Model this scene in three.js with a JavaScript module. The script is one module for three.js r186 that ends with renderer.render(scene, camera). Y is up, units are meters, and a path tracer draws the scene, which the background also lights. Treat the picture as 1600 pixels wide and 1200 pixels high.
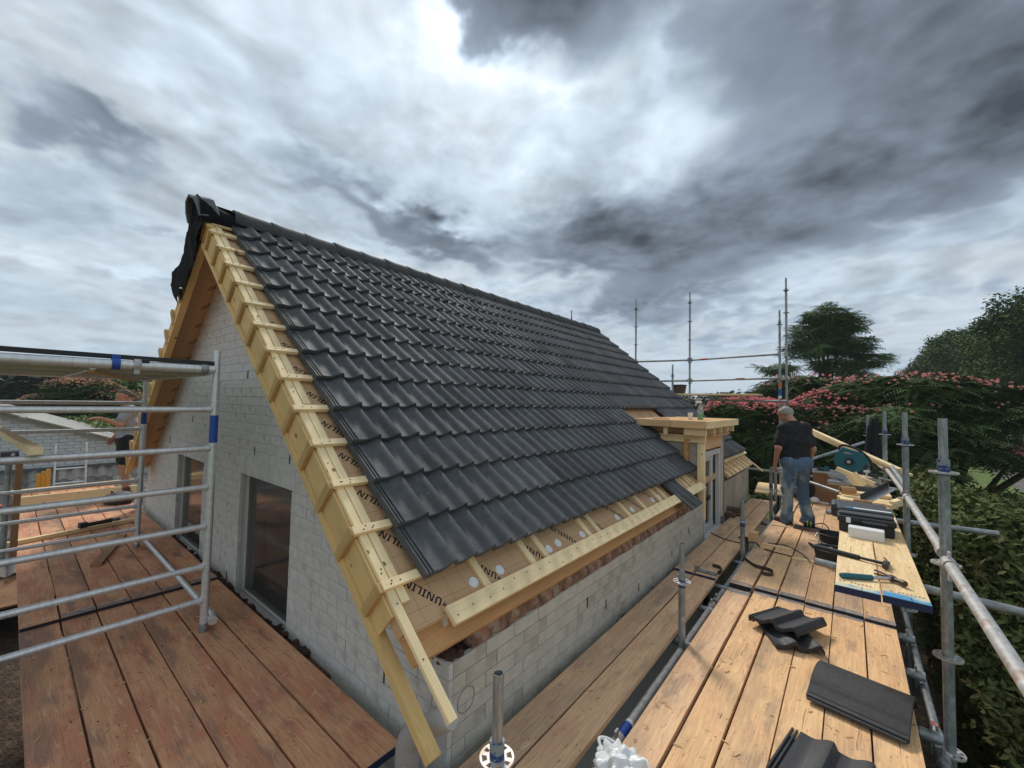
import * as THREE from 'three';
import { mergeGeometries, mergeVertices } from 'three/addons/utils/BufferGeometryUtils.js';
import { RoundedBoxGeometry } from 'three/addons/geometries/RoundedBoxGeometry.js';
import { MarchingCubes } from 'three/addons/objects/MarchingCubes.js';

// ------------------------------------------------------------ camera, sky, sun, exposure
const scene = new THREE.Scene();
const camera = new THREE.PerspectiveCamera(85.863, 4 / 3, 0.05, 1500);
camera.rotation.order = 'YXZ';
camera.position.set(0, 3.9, 0);
camera.rotation.set(THREE.MathUtils.degToRad(2.475), THREE.MathUtils.degToRad(39.32), THREE.MathUtils.degToRad(1.198));
const renderer = new THREE.WebGLRenderer({ antialias: true });
renderer.toneMapping = THREE.LinearToneMapping;
renderer.toneMappingExposure = 1.2;
renderer.shadowMap.enabled = true;
const SKY_GAIN = 1.0;
const sunDir = new THREE.Vector3(-0.518, 0.694, -0.501).normalize();
const sun = new THREE.DirectionalLight(new THREE.Color(1.0, 0.95, 0.87), 2.3);
sun.position.copy(sunDir).multiplyScalar(60);
sun.castShadow = true; sun.shadow.radius = 22;
sun.shadow.mapSize.set(2048, 2048);
Object.assign(sun.shadow.camera, { left: -25, right: 25, top: 25, bottom: -25, near: 1, far: 140 });
scene.add(sun); scene.add(sun.target);

// ------------------------------------------------------------ random numbers and noise
let seed = 12345;
const rnd = () => { seed = (seed * 1664525 + 1013904223) >>> 0; return seed / 4294967296; };
const rr = (a, b) => a + (b - a) * rnd();
const clamp = THREE.MathUtils.clamp, lerp = THREE.MathUtils.lerp;
const sst = (a, b, x) => { const t = clamp((x - a) / (b - a), 0, 1); return t * t * (3 - 2 * t); };
const hash = (x, y) => { let h = Math.imul(x | 0, 374761393) + Math.imul(y | 0, 668265263); h = Math.imul(h ^ (h >>> 13), 1274126177); return ((h ^ (h >>> 16)) >>> 0) / 4294967296; };
function vn(x, y, px = 0, py = 0) {
  let xi = Math.floor(x), yi = Math.floor(y); const fx = x - xi, fy = y - yi;
  const u = fx * fx * (3 - 2 * fx), v = fy * fy * (3 - 2 * fy);
  const w = (a, p) => p ? ((a % p) + p) % p : a;
  const x0 = w(xi, px), x1 = w(xi + 1, px), y0 = w(yi, py), y1 = w(yi + 1, py);
  return lerp(lerp(hash(x0, y0), hash(x1, y0), u), lerp(hash(x0, y1), hash(x1, y1), u), v);
}
function fbm(x, y, oct, px = 0, py = 0) {
  let s = 0, a = 0.5, t = 0;
  for (let i = 0; i < oct; i++) { s += a * vn(x + i * 17, y + i * 31, px, py); t += a; a *= 0.5; x *= 2; y *= 2; px *= 2; py *= 2; }
  return s / t;
}

// ------------------------------------------------------------ sky
{
  const W = 3072, H = 1536, data = new Float32Array(W * H * 4);
  // azimuth from north (-z) clockwise, elevation, half widths in degrees, tilt, strength
  const dark = [[-37, 45.5, 6.0, 2.6, -4, 1.7], [0, 37, 14.5, 7.0, -26, 1.15], [4, 24, 12.0, 3.4, -4, 1.45], [-27, 19.5, 13.0, 4.6, -6, 1.2], [-14, 22, 9, 4.0, 0, 0.8],
    [-60, 26, 8.0, 2.6, -20, 0.9], [-50, 23, 4.0, 2.0, -24, 0.75], [-85, 24, 4.6, 1.3, -12, 0.95], [-82, 17.5, 3.2, 0.9, -4, 0.75], [-92, 31, 4.5, 2.6, 27, 0.55], [10, 14, 6.3, 1.8, 0, 0.6], [28, 30, 14, 8, -10, 0.9],
    [-24, 13, 9, 1.3, 0, 0.6], [-8, 9.5, 10, 1.2, 0, 0.6], [60, 35, 16, 7, 8, 0.8], [115, 28, 14, 6, -12, 0.8], [165, 40, 18, 8, 10, 0.8], [-140, 30, 16, 6, 6, 0.8], [-110, 48, 10, 5, 0, 0.7], [80, 60, 20, 9, 0, 0.7], [-170, 68, 22, 9, 0, 0.7]];
  const light = [[-46, 43.5, 3.2, 2.2, 10, 0.65], [-32, 38.6, 4.6, 1.2, -8, 0.4], [-21, 41, 2.8, 1.5, -83, 0.75], [-33, 33, 10, 4.0, -2, 0.20], [-66, 39, 8.0, 3.2, 2, 0.22], [-72, 31, 6.4, 2.0, -14, 0.22], [-45, 24, 3.0, 2.0, 28, 0.35], [-18, 31, 3.0, 2.6, 50, 0.30],
    [-40, 16, 5, 1.4, -14, 0.3], [-8, 13, 9, 2.0, 2, 0.25], [-90, 12, 1.6, 0.8, 3, 0.4], [-81, 11.5, 2.6, 0.55, -4, 0.45], [14, 19, 10, 1.6, -6, 0.2]];
  const prep = (L) => L.map(([a, e, s, t, r, w]) => [a, e, s, t, Math.cos(r * Math.PI / 180), Math.sin(r * Math.PI / 180), w]);
  const DK = prep(dark), LT = prep(light);
  const sunAz = Math.atan2(sunDir.x, -sunDir.z), sunEl = Math.asin(sunDir.y);
  const sum = (L, az, el, ce) => {
    let s = 0;
    for (const [a, e, sx, sy, c, sn, w] of L) {
      let dx = az - a; dx = ((dx + 540) % 360) - 180; dx *= ce; const dy = el - e;
      if (Math.abs(dx) > 4 * sx || Math.abs(dy) > 4 * sx) continue;
      const u = (c * dx + sn * dy) / sx, v = (-sn * dx + c * dy) / sy; const m = u * u + v * v;
      if (m < 12) s += w * Math.exp(-0.5 * m);
    }
    return s;
  };
  for (let j = 0; j < H; j++) {
    const el = ((j + 0.5) / H - 0.5) * Math.PI, se = Math.sin(el), ce = Math.cos(el);
    for (let i = 0; i < W; i++) {
      const th = ((i + 0.5) / W - 0.5) * 2 * Math.PI, dx = Math.cos(th) * ce, dz = Math.sin(th) * ce;
      let r, g, b;
      if (se < -0.02) { r = 0.10; g = 0.105; b = 0.09; }
      else {
        const k = 1 / (Math.max(se, 0) + 0.16), px = dx * k, pz = dz * k;
        const w1 = fbm(px * 2.1 + 3, pz * 2.1 + 9, 4) - 0.5, w2 = fbm(px * 2.1 + 41, pz * 2.1 + 77, 4) - 0.5;
        const n1 = fbm(px * 1.5 + w1 * 0.9 + 11, pz * 1.5 + w2 * 0.9 + 5, 6), n2 = fbm(px * 6.0 + w2 * 1.2 + 31, pz * 6.0 + w1 * 1.2 + 15, 6);
        const n3 = fbm(px * 17 + w1 * 2.0 + 71, pz * 17 + w2 * 2.0 + 23, 5), bil = 1 - Math.abs(2 * fbm(px * 4.2 + w1 * 1.5 + 19, pz * 4.2 + w2 * 1.5 + 57, 5) - 1);
        const azd = Math.atan2(dx, -dz) * 57.2958, eld = el * 57.2958;
        const wa = azd + (w1 * 11 + (n2 - 0.5) * 9 + (n3 - 0.5) * 3) / Math.max(ce, 0.2), we = eld + w2 * 7 + (n2 - 0.5) * 5.0 + (n3 - 0.5) * 2.0;
        const cs = Math.max(ce, 0.15);
        const Dr = sum(DK, wa, we, cs), B = sum(LT, wa, we, cs);
        const D = sst(0.20, 1.0, Dr + (n1 - 0.5) * 0.5 + (n2 - 0.5) * 0.7 + (0.75 - bil) * 0.35);
        const soft = sst(0.30, 0.72, n1 * 0.5 + n2 * 0.3 + bil * 0.2);
        const ca = dx * sunDir.x + se * sunDir.y + dz * sunDir.z, ang = Math.acos(clamp(ca, -1, 1)) * 57.2958;
        const glow = 0.42 * Math.exp(-ang * ang / 16) + 0.12 * Math.exp(-ang * ang / 420);
        const hq = 1 - 0.75 * Math.exp(-eld / 11); let lum = 0.525 + 0.20 * (soft - 0.5) + hq * (0.20 * (n3 - 0.5) + 0.16 * (bil - 0.75)) + B * (0.34 + 0.8 * (n2 - 0.5)) + glow + 0.10 * clamp(-ca, 0, 1);
        const hz = Math.exp(-eld / 8);
        lum = lerp(lum, 0.53 + 0.05 * (n2 - 0.5), hz * 0.7);
        const blue = clamp((0.53 - n1) * 3.0, 0, 1) * 0.5 * (1 - D) + hz * 0.30;
        const dk = lerp(0.32, 0.15, sst(0.45, 1.5, Dr)) + 0.20 * (n2 - 0.5) + 0.10 * (n3 - 0.5) + 0.08 * (bil - 0.75);
        lum = Math.max(0.07, lerp(lum, dk + 0.12 * glow + 0.1 * hz, D * (1 - 0.5 * hz)));
        const warm = clamp(lum - 0.78, 0, 0.5);
        r = lum * (0.865 - 0.13 * blue - 0.06 * D + 0.34 * warm); g = lum * (0.985 - 0.02 * blue + 0.03 * warm); b = lum * (1.09 + 0.10 * blue + 0.13 * D - 0.30 * warm);
      }
      const o = (j * W + i) * 4; data[o] = r * SKY_GAIN; data[o + 1] = g * SKY_GAIN; data[o + 2] = b * SKY_GAIN; data[o + 3] = 1;
    }
  }
  const t = new THREE.DataTexture(data, W, H, THREE.RGBAFormat, THREE.FloatType);
  t.mapping = THREE.EquirectangularReflectionMapping; t.magFilter = THREE.LinearFilter; t.minFilter = THREE.LinearFilter; t.needsUpdate = true;
  scene.background = t; scene.environment = t;
}
scene.fog = new THREE.FogExp2(new THREE.Color(0.62, 0.68, 0.74), 0.0007);

// ------------------------------------------------------------ textures and materials
function tex(W, H, fn, mx, my, srgb = true) {          // mx, my: metres covered by one repeat
  const d = new Uint8Array(W * H * 4);
  for (let j = 0; j < H; j++) for (let i = 0; i < W; i++) {
    const c = fn(i / W, j / H), o = (j * W + i) * 4;
    if (typeof c === 'number') d[o] = d[o + 1] = d[o + 2] = clamp(c, 0, 1) * 255; else { d[o] = clamp(c[0], 0, 255); d[o + 1] = clamp(c[1], 0, 255); d[o + 2] = clamp(c[2], 0, 255); }
    d[o + 3] = 255;
  }
  const t = new THREE.DataTexture(d, W, H, THREE.RGBAFormat);
  t.wrapS = t.wrapT = THREE.RepeatWrapping; t.magFilter = THREE.LinearFilter; t.minFilter = THREE.LinearMipmapLinearFilter; t.generateMipmaps = true;
  if (srgb) t.colorSpace = THREE.SRGBColorSpace; t.repeat.set(1 / mx, 1 / my); t.needsUpdate = true;
  return t;
}
const mix3 = (a, b, t) => [lerp(a[0], b[0], t), lerp(a[1], b[1], t), lerp(a[2], b[2], t)];
function plankTex(base, dirt, stain, red) {
  return tex(1024, 512, (u, v) => {
    const w = fbm(u * 6, v * 6, 3, 6, 6) - 0.5;
    const g = fbm(u * 10, v * 90 + w * 5, 4, 10, 90), g2 = fbm(u * 40, v * 220, 2, 40, 220), s = fbm(u * 5 + w, v * 4 + w, 5, 5, 4), s2 = fbm(u * 14, v * 12, 4, 14, 12), sp = vn(u * 260, v * 150, 260, 150);
    let c = mix3(base, red, sst(0.35, 0.75, s2) * 0.6);
    c = mix3(c, dirt, sst(0.48, 0.70, s) * 0.75);
    c = mix3(c, stain, sst(0.60, 0.78, fbm(u * 8 + 9, v * 9 + 4, 5, 8, 9)) * 0.55);
    const k = 0.88 + 0.18 * g + 0.12 * (g2 - 0.5); c = c.map((x) => x * k);
    if (g > 0.75) c = mix3(c, [84, 56, 38], (g - 0.75) * 4); const scr = fbm(u * 16 + v * 9, v * 60 + u * 5, 3, 0, 0); if (scr > 0.68) c = mix3(c, [240, 206, 164], (scr - 0.68) * 2.2);
    if (sp > 0.90) c = mix3(c, [84, 58, 42], (sp - 0.90) * 8 * sst(0.35, 0.6, s2)); const ch = vn(u * 90 + v * 30, v * 70, 0, 0), ch2 = fbm(u * 30, v * 24, 3, 30, 24); if (ch > 0.86 && ch2 > 0.5) c = mix3(c, [110, 78, 56], (ch - 0.86) * 5);
    return c;
  }, 2.4, 0.9);
}
function pineTex(base, dark2, knots) {
  return tex(1024, 256, (u, v) => {
    const w = fbm(u * 3, v * 3, 3, 3, 3) - 0.5; let kd = 0, kr = 0;
    for (const [ku, kv, r] of knots) { let du = Math.abs(u - ku); du = Math.min(du, 1 - du) * 4; let dv = Math.abs(v - kv); dv = Math.min(dv, 1 - dv); const m = Math.hypot(du * 2.4, dv * 2.4) / r; kd = Math.max(kd, 1 - sst(0.5, 1.2, m)); kr += Math.exp(-m * m * 0.22) * 0.9; }
    const ring = 0.5 + 0.5 * Math.sin((v * 26 + w * 7 + kr * 3 + fbm(u * 5, v * 20, 2, 5, 20) * 2) * 6.283);
    const g = fbm(u * 12, v * 90, 3, 12, 90);
    let c = mix3(base, dark2, 0.10 + 0.30 * ring * ring + 0.35 * (g - 0.4));
    c = mix3(c, [120, 78, 40], kd * 0.85);
    const k = 0.92 + 0.16 * fbm(u * 5 + 3, v * 4, 3, 5, 4); return c.map((x) => x * k);
  }, 1.6, 0.3);
}
const grainBump = tex(512, 256, (u, v) => fbm(u * 8, v * 80, 4, 8, 80) * 0.7 + vn(u * 160, v * 160, 160, 160) * 0.3, 1.2, 0.45, false);
const fineBump = tex(256, 256, (u, v) => fbm(u * 24, v * 24, 4, 24, 24), 0.5, 0.5, false);
const std = (o) => new THREE.MeshStandardMaterial(o);
const lin = (r, g, b) => new THREE.Color().setRGB(r, g, b);
const KN = [[0.12, 0.3, 0.09], [0.47, 0.72, 0.11], [0.78, 0.2, 0.08], [0.9, 0.62, 0.06]];
const M = {};
M.plankTan = std({ map: plankTex([232, 187, 136], [204, 164, 124], [164, 136, 110], [222, 170, 124]), roughness: 0.85, bumpMap: grainBump, bumpScale: 0.002 });
M.plankRed = std({ map: plankTex([212, 156, 116], [156, 118, 96], [112, 98, 90], [192, 118, 90]), roughness: 0.85, bumpMap: grainBump, bumpScale: 0.002 });
M.plankWorn = std({ map: plankTex([224, 182, 140], [188, 156, 126], [150, 128, 112], [210, 162, 126]), roughness: 0.85, bumpMap: grainBump, bumpScale: 0.002 });
M.plankLight = std({ map: plankTex([240, 208, 156], [226, 188, 136], [208, 172, 128], [242, 212, 164]), roughness: 0.8, bumpMap: grainBump, bumpScale: 0.0015 });
M.pine = std({ map: pineTex([244, 221, 175], [220, 178, 122], KN), roughness: 0.72, bumpMap: grainBump, bumpScale: 0.0008 });
M.pineAmber = std({ map: pineTex([226, 188, 138], [196, 148, 98], KN), roughness: 0.72, bumpMap: grainBump, bumpScale: 0.0008 });
M.pineGreen = std({ map: pineTex([224, 190, 128], [200, 158, 96], KN), roughness: 0.75, bumpMap: grainBump, bumpScale: 0.0008 });
M.beamOld = std({ map: pineTex([212, 164, 110], [176, 124, 74], KN), roughness: 0.75, bumpMap: grainBump, bumpScale: 0.0008 });
M.pineBlock = std({ map: pineTex([196, 160, 104], [160, 120, 70], KN), roughness: 0.75, bumpMap: grainBump, bumpScale: 0.0008 });
M.pineOld = std({ map: pineTex([168, 128, 92], [128, 92, 64], KN), roughness: 0.8, bumpMap: grainBump, bumpScale: 0.001 });
M.ply = std({ map: tex(512, 512, (u, v) => { const n = fbm(u * 14, v * 30, 4, 14, 30), s = vn(u * 60, v * 60, 60, 60); return mix3([214, 168, 108], [176, 120, 68], n * 0.9 + (s - 0.5) * 0.25); }, 0.8, 0.8), roughness: 0.8 });
M.boardEdge = std({ color: lin(0.66, 0.52, 0.33), roughness: 0.85, bumpMap: fineBump, bumpScale: 0.001 });
M.blueEnd = std({ color: lin(0.012, 0.022, 0.075), roughness: 0.7 });
M.bluePaint = std({ map: tex(256, 256, (u, v) => mix3([196, 196, 172], [70, 140, 186], sst(0.3, 0.62, fbm(u * 5, v * 9, 4, 5, 9))), 0.4, 0.4), roughness: 0.7 });
M.bandWorn = std({ map: tex(256, 128, (u, v) => { const n = fbm(u * 9, v * 7, 4, 9, 7), q = vn(u * 60, v * 40, 60, 40); return mix3(n > 0.5 ? [120, 122, 126] : [176, 152, 128], [86, 92, 104], q * 0.5); }, 0.25, 0.12), roughness: 0.85 });
M.darkEnd = std({ color: lin(0.016, 0.018, 0.028), roughness: 0.8 });
M.galv = std({ map: tex(512, 512, (u, v) => { const n = fbm(u * 16, v * 16, 4, 16, 16), s = fbm(u * 5, v * 5, 3, 5, 5); const k = 116 + 60 * n + 40 * (s - 0.5); return [k, k + 4, k + 5]; }, 0.5, 0.5), roughness: 0.5, metalness: 0.55, roughnessMap: null, bumpMap: fineBump, bumpScale: 0.0004 });
M.galvWarm = std({ map: tex(256, 256, (u, v) => { const n = fbm(u * 12, v * 12, 4, 12, 12); const k = 150 + 56 * n; return mix3([k, k - 3, k - 6], [150, 120, 100], sst(0.55, 0.75, fbm(u * 7, v * 7, 3, 7, 7)) * 0.5); }, 0.4, 0.4), roughness: 0.55, metalness: 0.4 });
M.alu = std({ map: tex(256, 256, (u, v) => { const n = fbm(u * 10, v * 30, 4, 10, 30); const k = 214 + 30 * (n - 0.5); return [k, k, k]; }, 0.5, 0.3), roughness: 0.4, metalness: 0.55, bumpMap: fineBump, bumpScale: 0.0003 });
M.bluePeel = std({ map: tex(256, 128, (u, v) => { const n = fbm(u * 8, v * 6, 4, 8, 6); return n > 0.5 ? [36, 62, 110] : mix3([130, 138, 142], [60, 80, 115], sst(0.42, 0.5, n)); }, 0.16, 0.1), roughness: 0.6 });
M.blueTag = std({ color: lin(0.012, 0.07, 0.34), roughness: 0.45 });
M.red = std({ color: lin(0.42, 0.08, 0.05), roughness: 0.6 });
M.whitePl = std({ color: lin(0.75, 0.75, 0.73), roughness: 0.45 });
M.black = std({ color: lin(0.014, 0.014, 0.016), roughness: 0.55 });
M.darkGrey = std({ color: lin(0.05, 0.053, 0.058), roughness: 0.55 });
M.steelDark = std({ color: lin(0.09, 0.075, 0.065), roughness: 0.5, metalness: 0.7 });
M.steel = std({ color: lin(0.5, 0.5, 0.5), roughness: 0.35, metalness: 0.9 });
M.teal = std({ color: lin(0.008, 0.105, 0.135), roughness: 0.42 });
M.tile = std({ map: tex(512, 512, (u, v) => { const n = fbm(u * 40, v * 40, 3, 40, 40), s = fbm(u * 4, v * 4, 4, 4, 4); const k = 78 + 22 * (n - 0.5) + 20 * (s - 0.5); return [k, k, k + 1]; }, 1.3, 1.3), roughness: 1.0, bumpMap: fineBump, bumpScale: 0.0005,
  roughnessMap: tex(256, 256, (u, v) => 0.82 + 0.3 * (fbm(u * 6, v * 6, 4, 6, 6) - 0.5), 0.9, 0.9, false) });
M.tileDull = std({ map: tex(256, 256, (u, v) => { const n = fbm(u * 40, v * 40, 3, 40, 40), s = fbm(u * 4, v * 4, 4, 4, 4); const k = 50 + 20 * (n - 0.5) + 16 * (s - 0.5); return [k, k, k + 2]; }, 0.6, 0.6), roughness: 0.62, bumpMap: fineBump, bumpScale: 0.0006 });
const brickTex = (a, b) => tex(512, 512, (u, v) => {
  const n = fbm(u * 36, v * 36, 3, 36, 36), s = fbm(u * 4, v * 4, 5, 4, 4), d = fbm(u * 9 + 3, v * 7, 4, 9, 7);
  let c = mix3(a, b, sst(0.38, 0.72, s) * 0.55); const k = 0.93 + 0.14 * n; c = c.map((x) => x * k);
  return mix3(c, [112, 100, 88], sst(0.62, 0.8, d) * 0.22);
}, 1.7, 1.7);
M.brick = std({ map: brickTex([203, 199, 192], [196, 192, 185]), roughness: 0.88, bumpMap: fineBump, bumpScale: 0.0022 });
M.brick2 = std({ map: brickTex([203, 199, 191], [190, 186, 178]), roughness: 0.88, bumpMap: fineBump, bumpScale: 0.0022 });
M.brickWarm = std({ map: brickTex([190, 184, 171], [182, 175, 162]), roughness: 0.9, bumpMap: fineBump, bumpScale: 0.0022 });
M.mortar = std({ color: lin(0.48, 0.465, 0.43), roughness: 0.95, bumpMap: fineBump, bumpScale: 0.003 });
M.rough = std({ map: tex(256, 256, (u, v) => mix3([150, 112, 88], [70, 52, 42], fbm(u * 20, v * 20, 4, 20, 20) * 1.1), 0.5, 0.5), roughness: 0.95, bumpMap: fineBump, bumpScale: 0.02 });
M.bed = std({ map: tex(256, 256, (u, v) => { const n = fbm(u * 14, v * 14, 4, 14, 14), q = fbm(u * 13 + 4, v * 13, 4, 13, 13); return mix3(mix3([172, 130, 106], [98, 72, 58], n * 1.1), [178, 164, 148], sst(0.48, 0.66, q) * 0.6); }, 0.6, 0.6), roughness: 0.95, bumpMap: fineBump, bumpScale: 0.02 });
M.render_ = std({ map: brickTex([182, 176, 160], [150, 145, 130]), roughness: 0.95, bumpMap: fineBump, bumpScale: 0.006 });
M.felt = new THREE.MeshPhysicalMaterial({ color: lin(0.010, 0.010, 0.011), roughness: 0.95, specularIntensity: 0.25, bumpMap: fineBump, bumpScale: 0.004 });
M.lead = std({ color: lin(0.12, 0.125, 0.13), roughness: 0.5, metalness: 0.3, bumpMap: fineBump, bumpScale: 0.003 });
M.frameWhite = std({ color: lin(0.62, 0.61, 0.58), roughness: 0.4 });
M.frameGrey = std({ color: lin(0.58, 0.56, 0.52), roughness: 0.5 });
M.screen = new THREE.MeshPhysicalMaterial({ color: lin(0.42, 0.39, 0.36), roughness: 0.10, transmission: 0.9, thickness: 0, ior: 1.5 });
M.glass = new THREE.MeshPhysicalMaterial({ color: lin(0.75, 0.8, 0.8), roughness: 0.04, transmission: 1, thickness: 0 });
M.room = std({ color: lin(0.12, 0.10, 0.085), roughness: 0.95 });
M.skin = std({ color: lin(0.42, 0.20, 0.13), roughness: 0.55 });
M.greyHair = std({ color: lin(0.30, 0.28, 0.25), roughness: 0.8, bumpMap: fineBump, bumpScale: 0.004 });
M.shortHair = std({ color: lin(0.10, 0.07, 0.05), roughness: 0.8 });
M.tee = std({ color: lin(0.011, 0.011, 0.013), roughness: 0.9, bumpMap: fineBump, bumpScale: 0.003 });
M.greyTee = std({ color: lin(0.27, 0.28, 0.30), roughness: 0.9, bumpMap: fineBump, bumpScale: 0.003 });
M.jeans = std({ map: tex(256, 256, (u, v) => mix3([84, 108, 130], [156, 166, 164], sst(0.4, 0.75, fbm(u * 6, v * 4, 4, 6, 4))), 0.7, 0.9), roughness: 0.9, bumpMap: fineBump, bumpScale: 0.003 });
M.boot = std({ color: lin(0.085, 0.04, 0.03), roughness: 0.6 });
M.soil = std({ map: tex(512, 512, (u, v) => { const n = fbm(u * 30, v * 30, 5, 30, 30); return mix3([58, 46, 36], [112, 92, 72], n * n * 1.4); }, 2, 2), roughness: 1, bumpMap: fineBump, bumpScale: 0.03 });
M.grass = std({ map: tex(512, 512, (u, v) => { const n = fbm(u * 60, v * 60, 3, 60, 60), s = fbm(u * 5, v * 5, 4, 5, 5); return mix3(mix3([70, 92, 40], [104, 122, 58], n), [128, 122, 74], sst(0.5, 0.8, s) * 0.5); }, 12, 12), roughness: 1 });
M.asphalt = std({ map: tex(512, 512, (u, v) => { const n = fbm(u * 120, v * 120, 2, 120, 120), s = fbm(u * 5, v * 5, 4, 5, 5); const k = 104 + 30 * (n - 0.5) + 26 * (s - 0.5); return [k + 5, k, k - 6]; }, 4, 4), roughness: 0.95 });
M.bark = std({ map: tex(256, 256, (u, v) => mix3([52, 44, 36], [92, 82, 68], fbm(u * 20, v * 6, 4, 20, 6)), 0.8, 1.2), roughness: 1, bumpMap: fineBump, bumpScale: 0.02 });
const leafMat = (r, g, b) => new THREE.MeshPhysicalMaterial({ color: lin(r, g, b), roughness: 0.75, specularIntensity: 0.3 });
M.leafWhite = leafMat(1, 1, 1);

// ------------------------------------------------------------ geometry helpers
function boxUV(g, len, ox = rr(0, 9), oy = rr(0, 9)) {              // metres, u along the longest axis
  const p = g.attributes.position, n = g.attributes.normal, uv = new Float32Array(p.count * 2);
  for (let i = 0; i < p.count; i++) {
    const q = [p.getX(i), p.getY(i), p.getZ(i)], a = [Math.abs(n.getX(i)), Math.abs(n.getY(i)), Math.abs(n.getZ(i))];
    const k = a[0] > a[1] && a[0] > a[2] ? 0 : a[1] > a[2] ? 1 : 2, o = [0, 1, 2].filter((x) => x !== k);
    if (o[0] !== len && (o[1] === len)) o.reverse();
    uv[i * 2] = q[o[0]] + ox; uv[i * 2 + 1] = q[o[1]] + oy;
  }
  g.setAttribute('uv', new THREE.BufferAttribute(uv, 2)); return g;
}
function bx(w, h, d, x = 0, y = 0, z = 0) {
  const g = new THREE.BoxGeometry(w, h, d), len = w >= h && w >= d ? 0 : d >= h ? 2 : 1; boxUV(g, len); g.translate(x, y, z); return g;
}
function rb(w, h, d, r, x = 0, y = 0, z = 0) {                        // timber with eased edges
  const g = new RoundedBoxGeometry(w, h, d, 1, Math.min(r, w / 2.05, h / 2.05, d / 2.05)), len = w >= h && w >= d ? 0 : d >= h ? 2 : 1; boxUV(g, len); g.translate(x, y, z); return g.index ? g.toNonIndexed() : g;
}
const V = (x, y, z) => new THREE.Vector3(x, y, z);
function orient(g, a, b) {                                             // a geometry along +y moved to lie between a and b
  const d = b.clone().sub(a), q = new THREE.Quaternion().setFromUnitVectors(V(0, 1, 0), d.clone().normalize());
  g.applyQuaternion(q); g.translate((a.x + b.x) / 2, (a.y + b.y) / 2, (a.z + b.z) / 2); return g;
}
function tube(a, b, r, seg = 18, r2 = r, open = false) {
  const L = a.distanceTo(b), g = new THREE.CylinderGeometry(r2, r, L, seg, 1, open), uv = g.attributes.uv;
  for (let i = 0; i < uv.count; i++) uv.setXY(i, uv.getX(i) * r * 6.28, uv.getY(i) * L); return orient(g, a, b);
}
function beam(a, b, w, h, up = V(0, 1, 0), r = 0.003) {                 // timber from a to b, w sideways, h along up
  const d = b.clone().sub(a), L = d.length(); d.normalize(); const s = d.clone().cross(up).normalize(), u = s.clone().cross(d);
  const g = rb(L, h, w, r); const m = new THREE.Matrix4().makeBasis(d, u, s).setPosition(a.clone().add(b).multiplyScalar(0.5)); g.applyMatrix4(m); return g;
}
function wire(pts, r, seg = 40, rad = 7) { return new THREE.TubeGeometry(new THREE.CatmullRomCurve3(pts), seg, r, rad, false); }
function norm(list) { return list.map((g) => { let h = g.index ? g.toNonIndexed() : g; for (const k of Object.keys(h.attributes)) if (!['position', 'normal', 'uv'].includes(k)) h.deleteAttribute(k); return h; }); }
const merge = (list) => mergeGeometries(norm(list));
const used = {};
const numbered = (n) => { const k = (used[n] = (used[n] ?? -1) + 1); return k ? n + '_' + String(k).padStart(3, '0') : n; };
function tag(o, label, category, group, kind) { o.userData.label = label; o.userData.category = category; if (group) o.userData.group = group; if (kind) o.userData.kind = kind; return o; }
function thing(name, label, category, pos = [0, 0, 0], turn = 0, group) { const o = new THREE.Group(); o.name = numbered(name); o.position.set(...pos); o.rotation.y = turn; scene.add(o); return tag(o, label, category, group); }
function part(name, g, m, parent, label) { const o = new THREE.Mesh(Array.isArray(g) ? merge(g) : g, m); o.name = name; o.castShadow = o.receiveShadow = true; parent.add(o); if (label) o.userData.label = label; return o; }
function single(name, g, m, label, category, group) { const o = part(numbered(name), g, m, scene); return tag(o, label, category, group); }
function struct(name, g, m) { const o = part(name, g, m, scene); o.userData.kind = 'structure'; return o; }
const ORD = ['first', 'second', 'third', 'fourth', 'fifth', 'sixth', 'seventh', 'eighth', 'ninth', 'tenth', 'eleventh', 'twelfth', 'thirteenth', 'fourteenth'];
const D = 2.2;                                                         // deck height

// ------------------------------------------------------------ ground
{
  const g = new THREE.PlaneGeometry(900, 900); g.rotateX(-Math.PI / 2); const uv = g.attributes.uv; for (let i = 0; i < 4; i++) uv.setXY(i, uv.getX(i) * 900, uv.getY(i) * 900);
  struct('ground', g, M.grass);
  const s = new THREE.PlaneGeometry(34, 24); s.rotateX(-Math.PI / 2); const u2 = s.attributes.uv; for (let i = 0; i < 4; i++) u2.setXY(i, u2.getX(i) * 34, u2.getY(i) * 24); s.translate(-10, 0.006, -5);
  struct('garden_soil', s, M.soil);
  const strip = (pts, name, y, mat) => {
    const pos = [], uv3 = [], idx = []; pts.forEach(([x0, x1, z], i) => { pos.push(x0, y, z, x1, y, z); uv3.push(x0, z, x1, z); if (i) { const k = i * 2; idx.push(k - 2, k - 1, k, k, k - 1, k + 1); } });
    const q = new THREE.BufferGeometry(); q.setAttribute('position', new THREE.Float32BufferAttribute(pos, 3)); q.setAttribute('uv', new THREE.Float32BufferAttribute(uv3, 2)); q.setIndex(idx); q.computeVertexNormals(); struct(name, q, mat);
  };
  strip([[5.6, 8.2, -16], [6.4, 8.8, -30], [7.4, 9.8, -45], [8.4, 10.8, -62], [10.5, 13, -90]], 'path', 0.012, M.asphalt);
  strip([[16, 40, -60], [16, 44, -82], [17, 48, -104]], 'road', 0.008, M.asphalt);
}

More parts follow.
